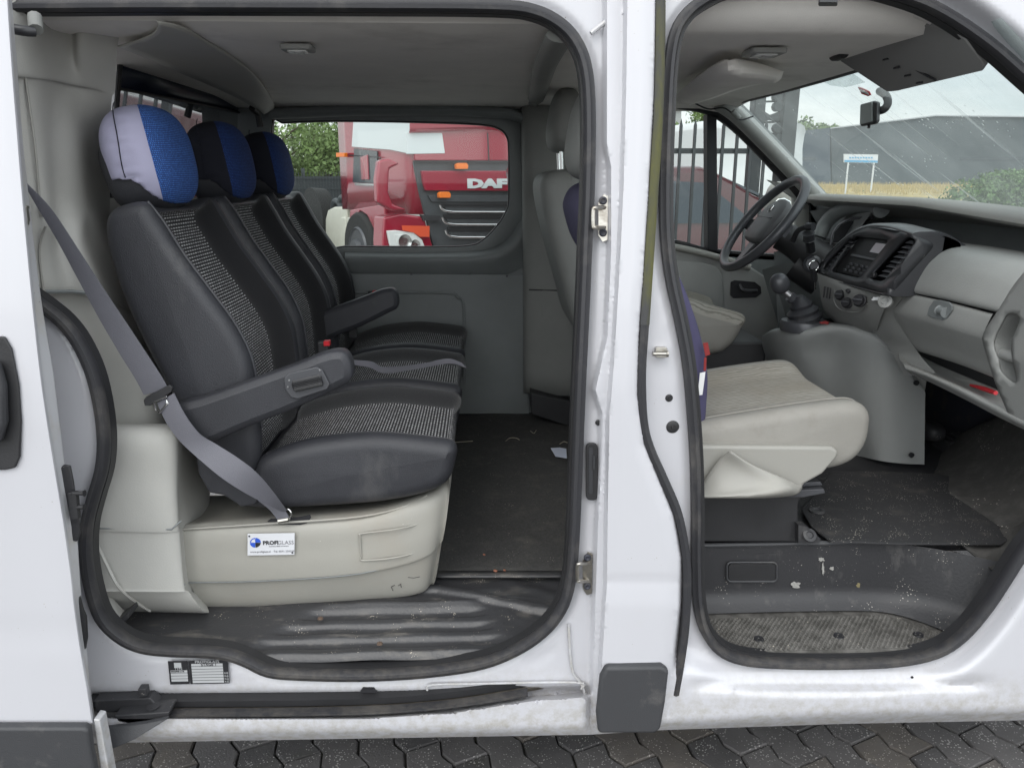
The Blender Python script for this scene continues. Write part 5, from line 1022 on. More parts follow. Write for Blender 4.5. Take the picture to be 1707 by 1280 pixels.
# rear-view mirror
mt = P(1470, 158, 2.35)
mir = vb(MB().tube(cr([PX(1466, 150, 1.12), PX(1478, 160, 1.115), PX(1481, 172, 1.10), PX(1474, 183, 1.085), PX(1462, 186, 1.075)], 6), [.012]*3+[.016]*22, 12) if False else MB().tube(cr([PX(1466, 152, 1.12), PX(1477, 160, 1.115), PX(1480, 172, 1.10), PX(1474, 182, 1.085), PX(1462, 186, 1.075)], 6), .0105, 12), 'rear_view_mirror', M['black'])
mcy = 1.075
hs = [PX(a, b, 1.06) for a, b in [(1433, 174), (1456, 168), (1462, 170), (1461, 203), (1457, 207), (1433, 211)]]
MB().slab(hs, (.016, 0.01, 0)).build('mirror_housing', M['greyblack'], mir, bevel=.006, seg=3)
MB().slab([q+V3(-.003, 0, 0) for q in [PX(a, b, 1.06) for a, b in [(1436, 176), (1455, 171), (1455, 203), (1435, 208)]]], (.002, 0, 0)).build('mirror_glass', mat('pale_reflection', (.42, .46, .46), .18, .3), mir)  # pale grey stands in for the bright reflection in the glass
MB().tube([PX(1449, 209, 1.065), PX(1448, 214, 1.065)], .004, 8).build('dip_lever', M['ink'], mir)

# ---- dashboard
XD = 1.22
g = []
for y in np.linspace(1.50, 3.19, 40):
    e = ss((y-2.95)/.28); k = .0
    pts = [(1.62, 1.37), (1.50, 1.40), (1.38, 1.422), (1.30, 1.428), (1.268, 1.425), (1.255, 1.416), (1.253, 1.406), (1.264, 1.398), (1.30, 1.392), (1.42, 1.36), (1.55, 1.33)]
    dz_ = .055*np.clip(2.25-y, 0, .8); g.append([V3(x+.10*e*e, y, z-.012*e-dz_*float(ss((1.5-x)/.2))) for x, z in pts])
dash = vb(MB().grid(list(map(list, zip(*g)))), 'dashboard', M['dashtop'], ang=60)
def db(mb, name, m_, **k): return mb.build(name, m_, dash, **k)
# back wall of the recess, and the inner mass
db(MB().grid([[V3(1.47, y, 1.37), V3(1.40, y, 1.30), V3(1.34, y, 1.27), V3(1.30, y, 1.26)] for y in np.linspace(1.5, 3.18, 10)]), 'parcel_shelf', M['trimdark'])
db(MB().slab([V3(1.27, 1.60, .98), V3(1.27, 1.60, 1.25), V3(1.6, 1.60, 1.25), V3(1.6, 1.60, .98)], (0, 1.56, 0)), 'dash_core', M['black'])
# glovebox: upper lid, lower lid
XS = [1.20, 1.152, 1.128, 1.118]
def rowX(pts): return [PX(a, b, x) for a, b, x in pts]
mb = MB().patch([rowX([(1600, 404, 1.30), (1660, 412, 1.30), (1730, 424, 1.30), (1760, 430, 1.30)]), rowX([(1572, 412, 1.20), (1630, 420, 1.20), (1712, 436, 1.20), (1735, 441, 1.20)]), rowX([(1548, 432, 1.155), (1610, 443, 1.155), (1692, 464, 1.155), (1700, 467, 1.16)]), rowX([(1529, 458, 1.13), (1590, 471, 1.13), (1672, 494, 1.13), (1678, 496, 1.135)]), rowX([(1515, 484, 1.118), (1575, 496, 1.118), (1655, 515, 1.118), (1660, 517, 1.122)]), rowX([(1517, 487, 1.14), (1575, 500, 1.14), (1655, 519, 1.14), (1660, 520, 1.145)])], 7, 5)
db(mb, 'glovebox_lid', M['dash'], ang=60)
low = MB().patch([rowX([(1516, 489, 1.14), (1580, 503, 1.14), (1656, 523, 1.14)]), rowX([(1511, 490, 1.12), (1578, 505, 1.12), (1654, 525, 1.12)]), rowX([(1500, 504, 1.112), (1570, 521, 1.112), (1646, 541, 1.112)]), rowX([(1490, 517, 1.110), (1560, 536, 1.110), (1638, 560, 1.110)]), rowX([(1491, 528, 1.118), (1561, 548, 1.118), (1639, 572, 1.118)]), rowX([(1505, 555, 1.145), (1575, 576, 1.145), (1651, 603, 1.145)]), rowX([(1525, 583, 1.172), (1595, 605, 1.172), (1668, 633, 1.172)]), rowX([(1535, 582, 1.22), (1600, 604, 1.22), (1672, 631, 1.22)])], 8, 5)
glove = db(low, 'glovebox', M['dash'], ang=60)
hr = [(1548, 512), (1556, 501), (1566, 500), (1582, 504), (1587, 510), (1586, 518), (1578, 530), (1570, 534), (1550, 529), (1545, 524)]
db(MB().slab([PX(a, b, 1.107) for a, b in hr], (.004, 0, 0)), 'latch_recess', M['trimdark'], bevel=.002)
c = PX(1562, 517, 1.100); db(MB().tube([c+V3(.006, 0, 0), PX(1577, 521, 1.106)], .010, 14), 'glovebox_latch', M['trimdark'], bevel=.003)
# dash flank between stack and glovebox
mb = MB().patch([rowX([(1552, 400, 1.22), (1566, 404, 1.22), (1598, 404, 1.28)]), rowX([(1545, 420, 1.14), (1556, 421, 1.16), (1570, 414, 1.20)]), rowX([(1516, 458, 1.115), (1526, 455, 1.13), (1538, 446, 1.145)]), rowX([(1480, 489, 1.10), (1500, 486, 1.11), (1516, 484, 1.122)]), rowX([(1456, 512, 1.10), (1474, 514, 1.105), (1491, 516, 1.112)]), rowX([(1454, 548, 1.128), (1476, 547, 1.128), (1499, 540, 1.130)]), rowX([(1478, 575, 1.155), (1502, 575, 1.156), (1524, 578, 1.160)]), rowX([(1495, 602, 1.165), (1512, 600, 1.168), (1540, 600, 1.18)]), rowX([(1508, 626, 1.165), (1524, 626, 1.17), (1560, 622, 1.19)])], 6, 6)
db(mb, 'dash_flank', M['dash'], ang=60)
# open tray under the glovebox
mb = MB().patch([rowX([(1498, 585, 1.17), (1520, 590, 1.24), (1560, 600, 1.30), (1640, 620, 1.36), (1700, 640, 1.38)]), rowX([(1500, 600, 1.14), (1530, 612, 1.18), (1590, 635, 1.20), (1650, 662, 1.20), (1690, 680, 1.20)]), rowX([(1506, 606, 1.125), (1540, 618, 1.13), (1595, 642, 1.13), (1660, 674, 1.13), (1705, 696, 1.13)]), rowX([(1510, 616, 1.12), (1545, 628, 1.12), (1600, 654, 1.12), (1665, 688, 1.12), (1712, 712, 1.12)]), rowX([(1520, 624, 1.15), (1552, 638, 1.15), (1605, 664, 1.15), (1670, 698, 1.15), (1720, 722, 1.15)])], 6, 5)
db(mb, 'storage_tray', M['dash'], ang=60)
# end panel near the passenger door, with its pocket
ep = [(1714, 448), (1690, 478), (1668, 514), (1648, 544), (1640, 562), (1646, 590), (1662, 640), (1690, 706), (1830, 740), (1830, 440)]
pk = [(1672, 535), (1678, 525), (1690, 521), (1700, 526), (1702, 536), (1692, 560), (1688, 575), (1690, 600), (1697, 630), (1694, 638), (1684, 634), (1668, 618), (1664, 600), (1656, 570)]
def epm(px, py): return np.array([PX(a, b, 1.098-.00022*(a-1640)+.0004*max(0, b-600)) for a, b in zip(px, py)])
pkc = [tuple(q) for q in cr([V3(*p) for p in pk], 3, True)]
db(sheet([tuple(q) for q in cr([V3(*p) for p in ep[:8]], 3)]+ep[8:], [pkc], epm, 10), 'end_panel', M['dash'], ang=60, solid=.006)
db(MB().grid([[epm([a], [b])[0] for a, b in pkc+pkc[:1]], [epm([a], [b])[0]+V3(.05, 0, 0) for a, b in pkc+pkc[:1]]]), 'pocket_wall', M['dash'])
db(MB().slab([epm([a], [b])[0]+V3(.05, 0, 0) for a, b in shrink(pkc, -4)], (.003, 0, 0)), 'pocket_floor', M['dash'])
db(MB().tube([epm([1664], [590])[0]+V3(.012, 0, 0), epm([1690], [598])[0]+V3(.012, 0, 0)], .012, 10), 'pocket_divider', M['dash'])
db(MB().slab([PX(a, b, 1.088) for a, b in [(1692, 492), (1712, 462), (1740, 470), (1740, 515), (1700, 503), (1691, 498)]], (.01, 0, 0)), 'side_vent', M['black'], bevel=.004)
mb = MB(); [mb.slab([PX(a, b, 1.084) for a, b in [(1698+k*3, 494-k*9), (1740, 500-k*9), (1740, 496-k*9), (1699+k*3, 490-k*9)]], (.006, 0, 0)) for k in range(3)]; db(mb, 'vent_slats', M['gunmetal'])
# centre stack
def cs(px, py):      # Y varies across, giving depth along the leaning face
    u = np.interp(px-(465-py)*.42, [1360, 1490], [2.42, 1.95]); return P(px, py, float(u))
bz = [(1411, 396), (1430, 384), (1450, 378), (1475, 379), (1500, 385), (1530, 395), (1548, 402), (1556, 410), (1545, 425), (1520, 452), (1500, 475), (1487, 486), (1470, 488), (1430, 478), (1390, 467), (1368, 458), (1364, 452), (1372, 436), (1390, 415)]
bzc = [tuple(q) for q in cr([V3(*p) for p in bz], 3, True)]
ro = [(1424, 393), (1477, 399), (1480, 403), (1436, 461), (1430, 463), (1385, 453), (1384, 449)]
v1 = [(1505, 397), (1514, 394), (1526, 400), (1527, 405), (1475, 466), (1468, 469), (1450, 465), (1447, 460)]
v0 = [(1414, 397), (1420, 397), (1418, 402), (1381, 450), (1374, 451), (1370, 447), (1378, 433)]
mb = sheet(bzc, [ro, v1, v0], lambda a, b: np.array([cs(x, y) for x, y in zip(a, b)]), 12)
stack = db(mb, 'centre_stack', M['greyblack'], solid=.012, soff=1, ang=60)
bq_ = bzc+bzc[:1]; ex_ = lambda d: (shrink(bzc, -d)+shrink(bzc, -d)[:1])
db(MB().grid([[cs(*q)+V3(-.0005, 0, 0) for q in bq_], [cs(*q)+V3(-.001, 0, 0) for q in ex_(1.5)], [cs(*q)+V3(.004, 0, 0) for q in ex_(4)], [cs(*q)+V3(.014, 0, 0) for q in ex_(5.5)], [cs(*q)+V3(.06, 0, 0) for q in ex_(6)]]), 'stack_rim', M['greyblack'], ang=60)
db(MB().slab([cs(a, b)+V3(.06, .0, 0) for a, b in shrink(bzc, -1)], (.01, 0, 0)), 'stack_back', M['ink'])
# top hump of the stack
mb = MB().patch([[cs(1411, 396)+V3(.1, 0, -.01), cs(1450, 378)+V3(.12, 0, -.005), cs(1500, 385)+V3(.12, 0, -.005), cs(1556, 410)+V3(.12, 0, -.02)], [cs(1411, 396)+V3(.03, 0, .008), cs(1450, 378)+V3(.04, 0, .008), cs(1500, 385)+V3(.04, 0, .008), cs(1554, 408)+V3(.03, 0, 0)], [cs(1411, 397), cs(1448, 380), cs(1500, 386), cs(1552, 406)]], 6, 5)
db(mb, 'stack_hood', M['gunmetal'])
# radio (two stacked fascias) set back in the opening
def csd(px, py, d): return cs(px, py)+V3(d, 0, 0)
rad = db(MB().slab([csd(a, b, .020) for a, b in ro], (.02, 0, 0)), 'radio', M['black'])
db(MB().slab([csd(a, b, .014) for a, b in [(1452, 405), (1469, 407), (1457, 423), (1441, 420)]], (.003, 0, 0)), 'radio_display', M['lcd'])
db(MB().slab([csd(a, b, .012) for a, b in [(1412, 423), (1456, 432), (1453, 436), (1410, 427)]], (.008, 0, 0)), 'radio_ledge', M['gunmetal'], bevel=.002)
mb = MB()
for i in range(4):
    for j in range(3): q = csd(1411+i*9-j*5, 440+i*2.0+j*5, .014); mb.box(q, (.006, .014, .007))
db(mb, 'radio_buttons', M['gunmetal'], bevel=.0015)
mb = MB()
for k in range(8):
    t = k/7; a, b = 1513-45*t+3, 403+55*t; mb.slab([csd(a-8, b-1, .012), csd(a+11-3*t, b+2, .012), csd(a+9-3*t, b+5, .004), csd(a-10, b+2, .004)], (.004, 0, .002))
db(mb, 'vent_slats', M['gunmetal'])
mb = MB()
for k in range(8):
    t = k/7; a, b = 1415-36*t, 402+44*t; mb.slab([csd(a-4, b-1, .012), csd(a+4, b+1, .012), csd(a+3, b+4, .004), csd(a-5, b+2, .004)], (.004, 0, .002))
db(mb, 'vent_slats', M['gunmetal'])
db(MB().lathe(cs(1457, 459), (-1, -.3, .2), [(.008, -.004), (.008, .006), (.006, .008), (0, .008)], 12), 'vent_knob', M['black'])
# heater controls on the grey lower pod
mb = MB().patch([[P(1362, 455, 2.42), P(1392, 466, 2.30), P(1440, 480, 2.12), P(1486, 488, 1.97)], [P(1366, 478, 2.40), P(1395, 482, 2.27), P(1438, 498, 2.12), P(1478, 508, 2.02)], [P(1370, 505, 2.40), P(1393, 512, 2.29), P(1430, 524, 2.16), P(1468, 530, 2.07)], [P(1376, 522, 2.42), P(1398, 538, 2.34), P(1428, 548, 2.25), P(1462, 552, 2.14)], [P(1384, 530, 2.5), P(1404, 548, 2.42), P(1430, 556, 2.35), P(1466, 560, 2.24)]], 7, 6)
pod = db(mb, 'control_pod', M['dash'], ang=60)
ax_ = V3(-.75, -.62, .25)
def knob(a, b, Y, r_):
    c = P(a, b, Y); db(MB().lathe(c, ax_, [(r_*1.15, -.006), (r_*1.15, .002), (r_, .003), (r_*.9, .014), (0, .015)], 20), 'heater_knob', M['ink'])
    u_ = basis(ax_, V3(0, 0, 1)); db(MB().box(c+ax_/np.linalg.norm(ax_)*.017, (.005, r_*.35, r_*1.7), u_), 'knob_grip', M['gunmetal'], bevel=.002)
knob(1401, 492, 2.235, .0135); knob(1412, 505, 2.185, .0135); knob(1433, 501, 2.085, .0155)
db(MB().tube(cr([P(1392, 484, 2.24), P(1390, 500, 2.26), P(1398, 514, 2.24), P(1416, 520, 2.18), P(1436, 518, 2.12), P(1446, 507, 2.06)], 5), .0014, 6), 'control_outline', M['dash'])
db(MB().lathe(P(1414, 485, 2.19), ax_, [(.006, -.004), (.006, .005), (0, .006)], 12), 'heater_knob', M['black'])
mb = MB(); [mb.tube([P(1375+k*5, 478+k, 2.31), P(1373+k*5, 496+k, 2.31)], .0022, 6) for k in range(3)]; db(mb, 'speaker_slots', M['ink'])
db(MB().lathe(P(1476, 502, 1.985), ax_, [(.018, -.006), (.018, .004), (.010, .006), (.008, .002), (0, .002)], 18), 'power_socket', M['dash'])
db(MB().slab(splash(1460, 498, 9, 3, lambda a, b: P(a, b, 2.0)), (0, -.001, 0)), 'tape_remnant', M['labelb'])
# console leg
mb = MB().patch([
 [P(1270, 560, 2.62), P(1292, 548, 2.50), P(1330, 546, 2.42), P(1385, 538, 2.36), P(1440, 543, 2.32), P(1470, 552, 2.30), P(1495, 585, 2.26), P(1520, 622, 2.22)],
 [P(1270, 566, 2.62), P(1292, 555, 2.46), P(1332, 556, 2.34), P(1388, 546, 2.27), P(1440, 551, 2.22), P(1468, 562, 2.19), P(1493, 592, 2.17), P(1525, 632, 2.16)],
 [P(1275, 590, 2.60), P(1297, 590, 2.46), P(1335, 592, 2.36), P(1388, 590, 2.31), P(1440, 598, 2.22), P(1475, 605, 2.18), P(1505, 625, 2.17), P(1541, 650, 2.17)],
 [P(1300, 650, 2.60), P(1320, 655, 2.46), P(1360, 660, 2.38), P(1400, 665, 2.31), P(1445, 670, 2.22), P(1478, 670, 2.18), P(1508, 672, 2.17), P(1542, 676, 2.17)],
 [P(1330, 750, 2.60), P(1350, 752, 2.5), P(1400, 758, 2.36), P(1430, 760, 2.30), P(1458, 766, 2.22), P(1480, 770, 2.19), P(1510, 773, 2.18), P(1541, 774, 2.18)]], 6, 7)
con = db(mb, 'console', M['trimdark'], ang=60)
con.data.materials[0] = mat('console_grey', (.30, .31, .305), .5, bump=.3, bscale=400, var=.04)
db(MB().box(PX(1527, 638, 1.30)-V3(.0, .0, 0), (.06, .012, .05)), 'console_tab', M['dash'], bevel=.005)
mb = MB(); [mb.lathe(P(a, b, 2.155), (0, -1, 0), [(.008, 0), (.008, .004), (.005, .004), (.005, .001), (0, .001)], 14) for a, b in ((1527, 638), (1519, 758))]; db(mb, 'console_screws', M['ink'])
db(MB().slab(splash(1374, 538, 8, 2.5, lambda a, b: P(a, b, 2.30)), (0, -.001, 0)), 'red_mark', M['redtag'])
# gear lever
gb = P(1342, 535, 2.40)
gear = vb(MB().lathe(gb-V3(0, 0, .01), (0, 0, 1), [(.075, -.02), (.078, 0), (.072, .012), (.062, .014), (.055, .016)], 28), 'gear_lever', M['gunmetal'])
MB().lathe(gb+V3(0, 0, .0), (-.35, 0, 1), [(.052, 0), (.056, .012), (.046, .022), (.050, .034), (.034, .046), (.036, .056), (.018, .078), (.013, .085)], 22).build('gaiter', M['leather'], gear)
g0 = P(1336, 510, 2.40); g1 = P(1305, 478, 2.42)
MB().tube([P(1341, 520, 2.4), P(1325, 500, 2.41), P(1308, 486, 2.42)], [.013, .010, .011], 12).build('lever_shaft', M['satin'], gear)
blob(P(1300, 473, 2.42), .030, .026, .034, 2.2, -.5).build('gear_knob', M['gunmetal'], gear)
MB().tube([P(1316, 494, 2.41), P(1322, 499, 2.41)], .017, 12).build('reverse_collar', M['gunmetal'], gear)
# lower column cladding, knee panel
vb(MB().patch([[P(1270, 450, 2.95), P(1310, 440, 2.8), P(1370, 440, 2.7)], [P(1285, 500, 2.95), P(1330, 490, 2.8), P(1380, 490, 2.6)], [P(1300, 550, 2.95), P(1345, 535, 2.8), P(1390, 530, 2.6)]], 6, 6), 'knee_panel', M['trimdark'])
vb(MB().slab([P(a, b, 2.9) for a, b in [(1290, 420), (1400, 400), (1420, 560), (1300, 600)]], (.1, .1, 0)), 'dash_side', M['trimdark'])
# instrument hood and dials
hood = [P(1366, 395, 2.90), P(1378, 370, 2.90), P(1400, 352, 2.85), P(1430, 343, 2.75), P(1460, 344, 2.62), P(1470, 350, 2.55)]
vb(MB().tube(cr(hood, 6), .028, 12, flat=.9), 'instrument_hood', M['trimdark'])
vb(MB().patch([[P(1350, 352, 3.05), P(1400, 345, 2.95), P(1460, 345, 2.6)], [P(1365, 380, 3.0), P(1400, 372, 2.9), P(1440, 372, 2.6)], [P(1370, 410, 2.95), P(1390, 410, 2.85), P(1415, 405, 2.6)]], 6, 6), 'instrument_cowl', M['trimdark'])
ic = vb(MB().slab([P(a, b, 2.74) for a, b in [(1388, 405), (1390, 388), (1402, 374), (1424, 367), (1448, 366), (1425, 384), (1410, 402)]], (.02, .02, 0)), 'instrument_dials', M['ink'], bevel=.003)
MB().tube(cr([P(1384, 410, 2.73), P(1388, 388, 2.73), P(1402, 372, 2.73), P(1426, 364, 2.70), P(1455, 363, 2.62)], 6), .005, 8).build('dial_rim', M['gunmetal'], ic)
# steering column, stalks, ignition
vb(MB().tube(cr([P(1300, 392, 2.80), P(1325, 405, 2.78), P(1352, 425, 2.74), P(1378, 440, 2.70)], 5), [.05+.0009*i for i in range(16)], 16), 'steering_column', M['black'])
vb(MB().tube([P(1325, 440, 2.76), P(1368, 470, 2.72)], .055, 16), 'column_shroud', M['black'])
mb = MB(); mb.tube(cr([P(1322, 402, 2.70), P(1330, 385, 2.66), P(1346, 378, 2.62)], 5), .009, 10); mb.tube([P(1346, 378, 2.62), P(1356, 378, 2.60)], .013, 10); vb(mb, 'wiper_stalk', M['greyblack'], bevel=.002)
mb = MB(); mb.tube([P(1352, 418, 2.66), P(1349, 398, 2.62)], .015, 12); mb.tube([P(1349, 400, 2.62), P(1348, 389, 2.61)], .018, 12); vb(mb, 'indicator_stalk', M['greyblack'], bevel=.003)
vb(MB().lathe(P(1354, 440, 2.655), (-.5, -1, .1), [(.030, -.02), (.030, 0), (.022, .004), (.020, .001), (0, .001)], 20), 'ignition_lock', M['gunmetal'])
# steering wheel
phi = R(52); e1 = V3(math.cos(phi), 0, math.sin(phi)); e2 = V3(0, 1, 0); en = np.cross(e1, e2); en = en if en[0] < 0 else -en
wc = P(1272, 373, 2.78)
ring = [wc+.192*(math.cos(a)*e1+math.sin(a)*e2) for a in np.linspace(0, 2*math.pi, 64, endpoint=False)]
sw = vb(MB().tube(ring, .0165, 14, closed=True), 'steering_wheel', M['gunmetal'])
hubp = [(-.5, -.9), (-.62, -.3), (-.62, .3), (-.5, .9), (.1, 1.05), (.55, .95), (.85, .55), (.92, 0), (.85, -.55), (.55, -.95), (.1, -1.05)]
hl = cr([V3(a*.108, b*.092) for a, b in hubp], 4, True)
rg = []
for h, k in ((-.035, .92), (.0, 1.0), (.012, .97), (.020, .85), (.024, .5), (.025, .01)): rg.append([wc+en*(h-.012)+k*(q[0]*e1*1.1+q[1]*e2) for q in hl])
MB().rings(rg).build('airbag_hub', mat('hub_grey', (.11, .11, .115), .5, bump=.2), sw)
mb = MB()
for a, l_ in ((R(180), 1), (R(90), 1), (R(270), 1), (R(205), 1)):
    d = math.cos(a)*e1+math.sin(a)*e2; s_ = -math.sin(a)*e1+math.cos(a)*e2
    if a in (R(205),): continue
    mb.rings([[wc+d*r0+s_*w0*u0-en*(.014+t0) for u0, t0 in ((-1, 0), (1, 0), (1, .014), (-1, .014))] for r0, w0 in ((.05, .034), (.12, .022), (.185, .020))])
mb.build('wheel_spokes', M['gunmetal'], sw, bevel=.003)
lg = cr([V3(a, b) for a, b in [(0, 1), (.55, .55), (.5, 0), (.55, -.55), (0, -1), (-.55, -.45), (-.5, 0), (-.55, .45)]], 3, True)
MB().tube([wc+en*.014+e1*.058+.014*q[0]*e2+.016*q[1]*e1 for q in lg], .0016, 6, closed=True).build('wheel_emblem', M['chrome'], sw)
MB().tube([wc+en*.012+e2*y_+e1*(.02+.0*y_) for y_ in (-.07, 0, .07)], .0012, 5).build('hub_seam', M['ink'], sw)
# door mirror outside, seen through the wheel
wm = vb(blob(P(1300, 352, 3.55), .07, .05, .13, 3.2), 'wing_mirror', M['cream'])
MB().slab([P(a, b, 3.48) for a, b in [(1284, 345), (1297, 332), (1308, 330), (1319, 336), (1320, 360), (1312, 368), (1290, 360)]], (0, .01, 0)).build('mirror_glass', M['mirror'], wm, bevel=.004)
vb(MB().slab([P(a, b, 3.24) for a, b in [(1280, 300), (1330, 312), (1350, 340), (1350, 400), (1330, 400), (1322, 330)]], (0, .02, 0)), 'mirror_sail', M['dash'])

# ================================================================ LOOSE THINGS
fm = MB().grid([[None]*1]) if False else MB()
fmp = [(1335, 852), (1352, 832), (1372, 805), (1384, 790), (1440, 788), (1560, 792), (1600, 800), (1660, 842), (1712, 885), (1668, 910), (1500, 909), (1385, 905), (1368, 893), (1352, 880)]
fm.slab([PZ(a, b, .632) for a, b in fmp], (0, 0, .006)); o = fm.build('floor_mat', M['footmat'], None, bevel=.003)
tag(o, 'dusty black floor mat lying in the passenger footwell', 'mat')
MB().lathe(PZ(1362, 852, .640), (0, 0, 1), [(.020, 0), (.020, .004), (.012, .005), (.009, .002), (0, .002)], 18).build('mat_fixing', M['moulding'], o)
sp = PZ(932, 755, .508)
pts = [PZ(a, b, .508+h) for a, b, h in [(918, 747, 0), (933, 746, .004), (944, 748, .006), (945, 764, 0), (926, 761, .002)]]
o = MB().slab(pts, (0, 0, .0008)).build('paper_scrap', M['paper']); tag(o, 'crumpled pale blue paper scrap on the carpet beside the door seal', 'paper')
def strand(pts, lab_):
    o = MB().tube(cr([PZ(a, b, .507) for a, b in pts], 5), .0014, 6).build('straw', mat('straw_tan', (.42, .38, .3), .9)); tag(o, lab_, 'debris', 'straw bits on the dark carpet')
strand([(843, 735), (850, 730), (860, 730), (866, 733)], 'curved pale straw bit in the middle of the carpet')
strand([(884, 718), (890, 722), (894, 717)], 'short pale straw bit farthest back on the carpet')
strand([(758, 737), (775, 736), (788, 735)], 'straight pale straw bit against the bench foot')
strand([(933, 740), (940, 736), (946, 738)], 'hooked pale straw bit above the paper scrap')
stn = mat('terracotta_crumb', (.26, .11, .07), .95, bump=1)
for a, b, s_, lab_ in ((756, 765, .007, 'tan clod lying against the foot of the bench'), (826, 951, .006, 'larger terracotta crumb at the carpet front edge'), (841, 950, .004, 'smaller terracotta crumb just right of the larger one'), (807, 924, .004, 'dark red crumb on the carpet behind the edging')):
    q = PZ(a, b, .509); o = blob((q[0], q[1], .509), s_, s_*.8, s_*.5, 2.2, .3, 10, 6).build('crumb', stn); tag(o, lab_, 'debris', 'crumbs on the carpet')
# keys
kp = P(1357, 442, 2.62)
key = thing('key_ring', 'car key on a small steel ring hanging from the ignition', 'keys', tuple(kp))
MB().tube([P(1357, 443, 2.625)+.017*V3(math.cos(a), 0, math.sin(a)) for a in np.linspace(0, 2*math.pi, 20, endpoint=False)], .0022, 6, closed=True).build('ring', M['chrome'], key)
MB().slab([P(a, b, 2.61) for a, b in [(1354, 449), (1360, 448), (1361, 466), (1358, 470), (1354, 467)]], (0, .01, 0)).build('key_fob', M['ink'], key, bevel=.002)
MB().slab([P(a, b, 2.612) for a, b in [(1358, 471), (1361, 471), (1361, 476), (1359.5, 478), (1361, 480), (1360, 483), (1358, 483)]], (0, .003, 0)).build('key_blade', M['chrome'], key)
settle(key)
o = MB().tube([PX(1618, 642, 1.20), PX(1640, 648, 1.19), PX(1660, 655, 1.18)], [.003, .006, .005], 10).build('red_pen', M['red']); tag(o, 'red pen lying in the tray under the glovebox', 'pen')
# ================================================================ GROUND AND SURROUNDINGS
tag(MB().grid([[V3(x, y, -.03) for x in np.linspace(-400, 600, 12)] for y in np.linspace(-300, 700, 12)]).build('ground', M['asphalt']), kind='structure')
tag(MB().grid([[V3(x, y, -.009) for x in np.linspace(-4, 5, 3)] for y in np.linspace(-2.5, 5, 3)]).build('joint_bed', M['joint']), kind='structure')
ua = np.array([.40, -.916]); va = np.array([.916, .40]); mb = MB()
def zig(u): t = (u/.1) % 1; return .0075*(abs(t*2-1)*2-1)
for i in range(-45, 60):
    for k in range(-30, 30):
        u0 = k*.2+(i % 2)*.1; v0 = i*.1; cxy = ua*(u0+.1)+va*(v0+.05)
        if not (-2.6 < cxy[0] < 3.2 and .35 < cxy[1] < 3.2): continue
        us = [0, .025, .05, .075, .1, .125, .15, .175, .2]; h = random.uniform(-.0015, .0015); tl = random.uniform(-.008, .008)
        low = [(u0+u, v0+zig(u0+u)) for u in us]+[(u0+u, v0+.1+zig(u0+u)) for u in us[::-1]]
        c = np.mean(low, 0); r1, r2 = [], []
        for q in low:
            q = np.array(q); d = c-q; q1 = q+np.sign(d)*.0022; q2 = q+np.sign(d)*.0055
            for r_, qq, z in ((r1, q1, -.006+h), (r2, q2, h)):
                w_ = ua*qq[0]+va*qq[1]; r_.append(V3(w_[0], w_[1], z+tl*(qq[0]-c[0])))
        n = len(low); lowr = [q-V3(0, 0, .02) for q in r1]
        kk = random.choice((0, 0, 1, 2)); mb.add(lowr+r1+r2, [[j, (j+1) % n, n+(j+1) % n, n+j] for j in range(n)]+[[n+j, n+(j+1) % n, 2*n+(j+1) % n, 2*n+j] for j in range(n)]+[[2*n+j for j in range(n)]], kk)
tag(mb.build('paving', [M['paver'], M['paver2'], M['paver3']], ang=30), kind='structure')

# ---- the red lorry
C0 = P(690, 400, 10.0); fd = V3(.85, .53, 0); fd /= np.linalg.norm(fd); sdv = V3(-fd[1], fd[0], 0); nf = V3(fd[1], -fd[0], 0); ns = -fd
def TF(px, py, o=0): return PP(px, py, C0+nf*o, nf)
def TS(px, py, o=0): return PP(px, py, C0+ns*o, ns)
truck = thing('lorry', 'dark red lorry cab with white side stripe parked behind the van', 'lorry', (C0[0], C0[1], 0))
def tk(mb, name, m_, **k): return mb.build(name, m_, truck, **k)
def tf(pts, o=0, th=.03): return MB().slab([TF(a, b, o) for a, b in pts], -nf*th)
def tsd(pts, o=0, th=.03): return MB().slab([TS(a, b, o) for a, b in pts], -ns*th)
# cab shell: rounded plan
def cabz(z): return z
z0, z1 = .55, 3.6; g = []
plan = [C0+sdv*2.3, C0+sdv*1.2, C0+sdv*.35, C0+sdv*.12+fd*.02, C0+sdv*.03+fd*.10, C0+fd*.30-nf*-.02, C0+fd*1.25+nf*.05, C0+fd*2.2, C0+fd*2.4+sdv*.05, C0+fd*2.48+sdv*.3, C0+fd*2.5+sdv*2.3]
plan = cr(plan, 4)
for z in (1.05, 1.5, 2.0, 2.5, 3.0, 3.5): g.append([V3(p[0], p[1], z) for p in plan])
tk(MB().grid(g), 'cab', M['truckred'], ang=60, solid=.02, soff=-1)
tk(MB().slab([V3(p[0], p[1], 3.5) for p in plan], (0, 0, .1)), 'cab_roof', M['truckred'])
tk(tsd([(589, 200), (684, 200), (686, 222), (684, 257), (650, 250), (586, 245)], .03, .02), 'side_stripe', M['truckwhite'], bevel=.004)
tk(tf([(678, 222), (737, 222), (742, 256), (680, 257)], .09, .05), 'front_stripe', M['truckwhite'], bevel=.004)
o = tk(tf([(684, 221), (684, 205), (1000, 205), (1000, 215), (684, 215)], .14, .02), 'wiper_panel', M['truckred'])
tk(tf([(684, 218), (1050, 218), (1050, 268), (692, 268)], .085, .05), 'front_flap', M['truckred'], bevel=.01)
tk(tf([(690, 270), (1050, 272), (1050, 420), (728, 430), (715, 380), (700, 320)], .06, .05), 'grille', M['grille'], bevel=.005)
fl = tk(tf([(703, 285), (1050, 285), (1050, 320), (710, 318), (706, 305)], .11, .05), 'name_panel', M['truckred'], bevel=.01)
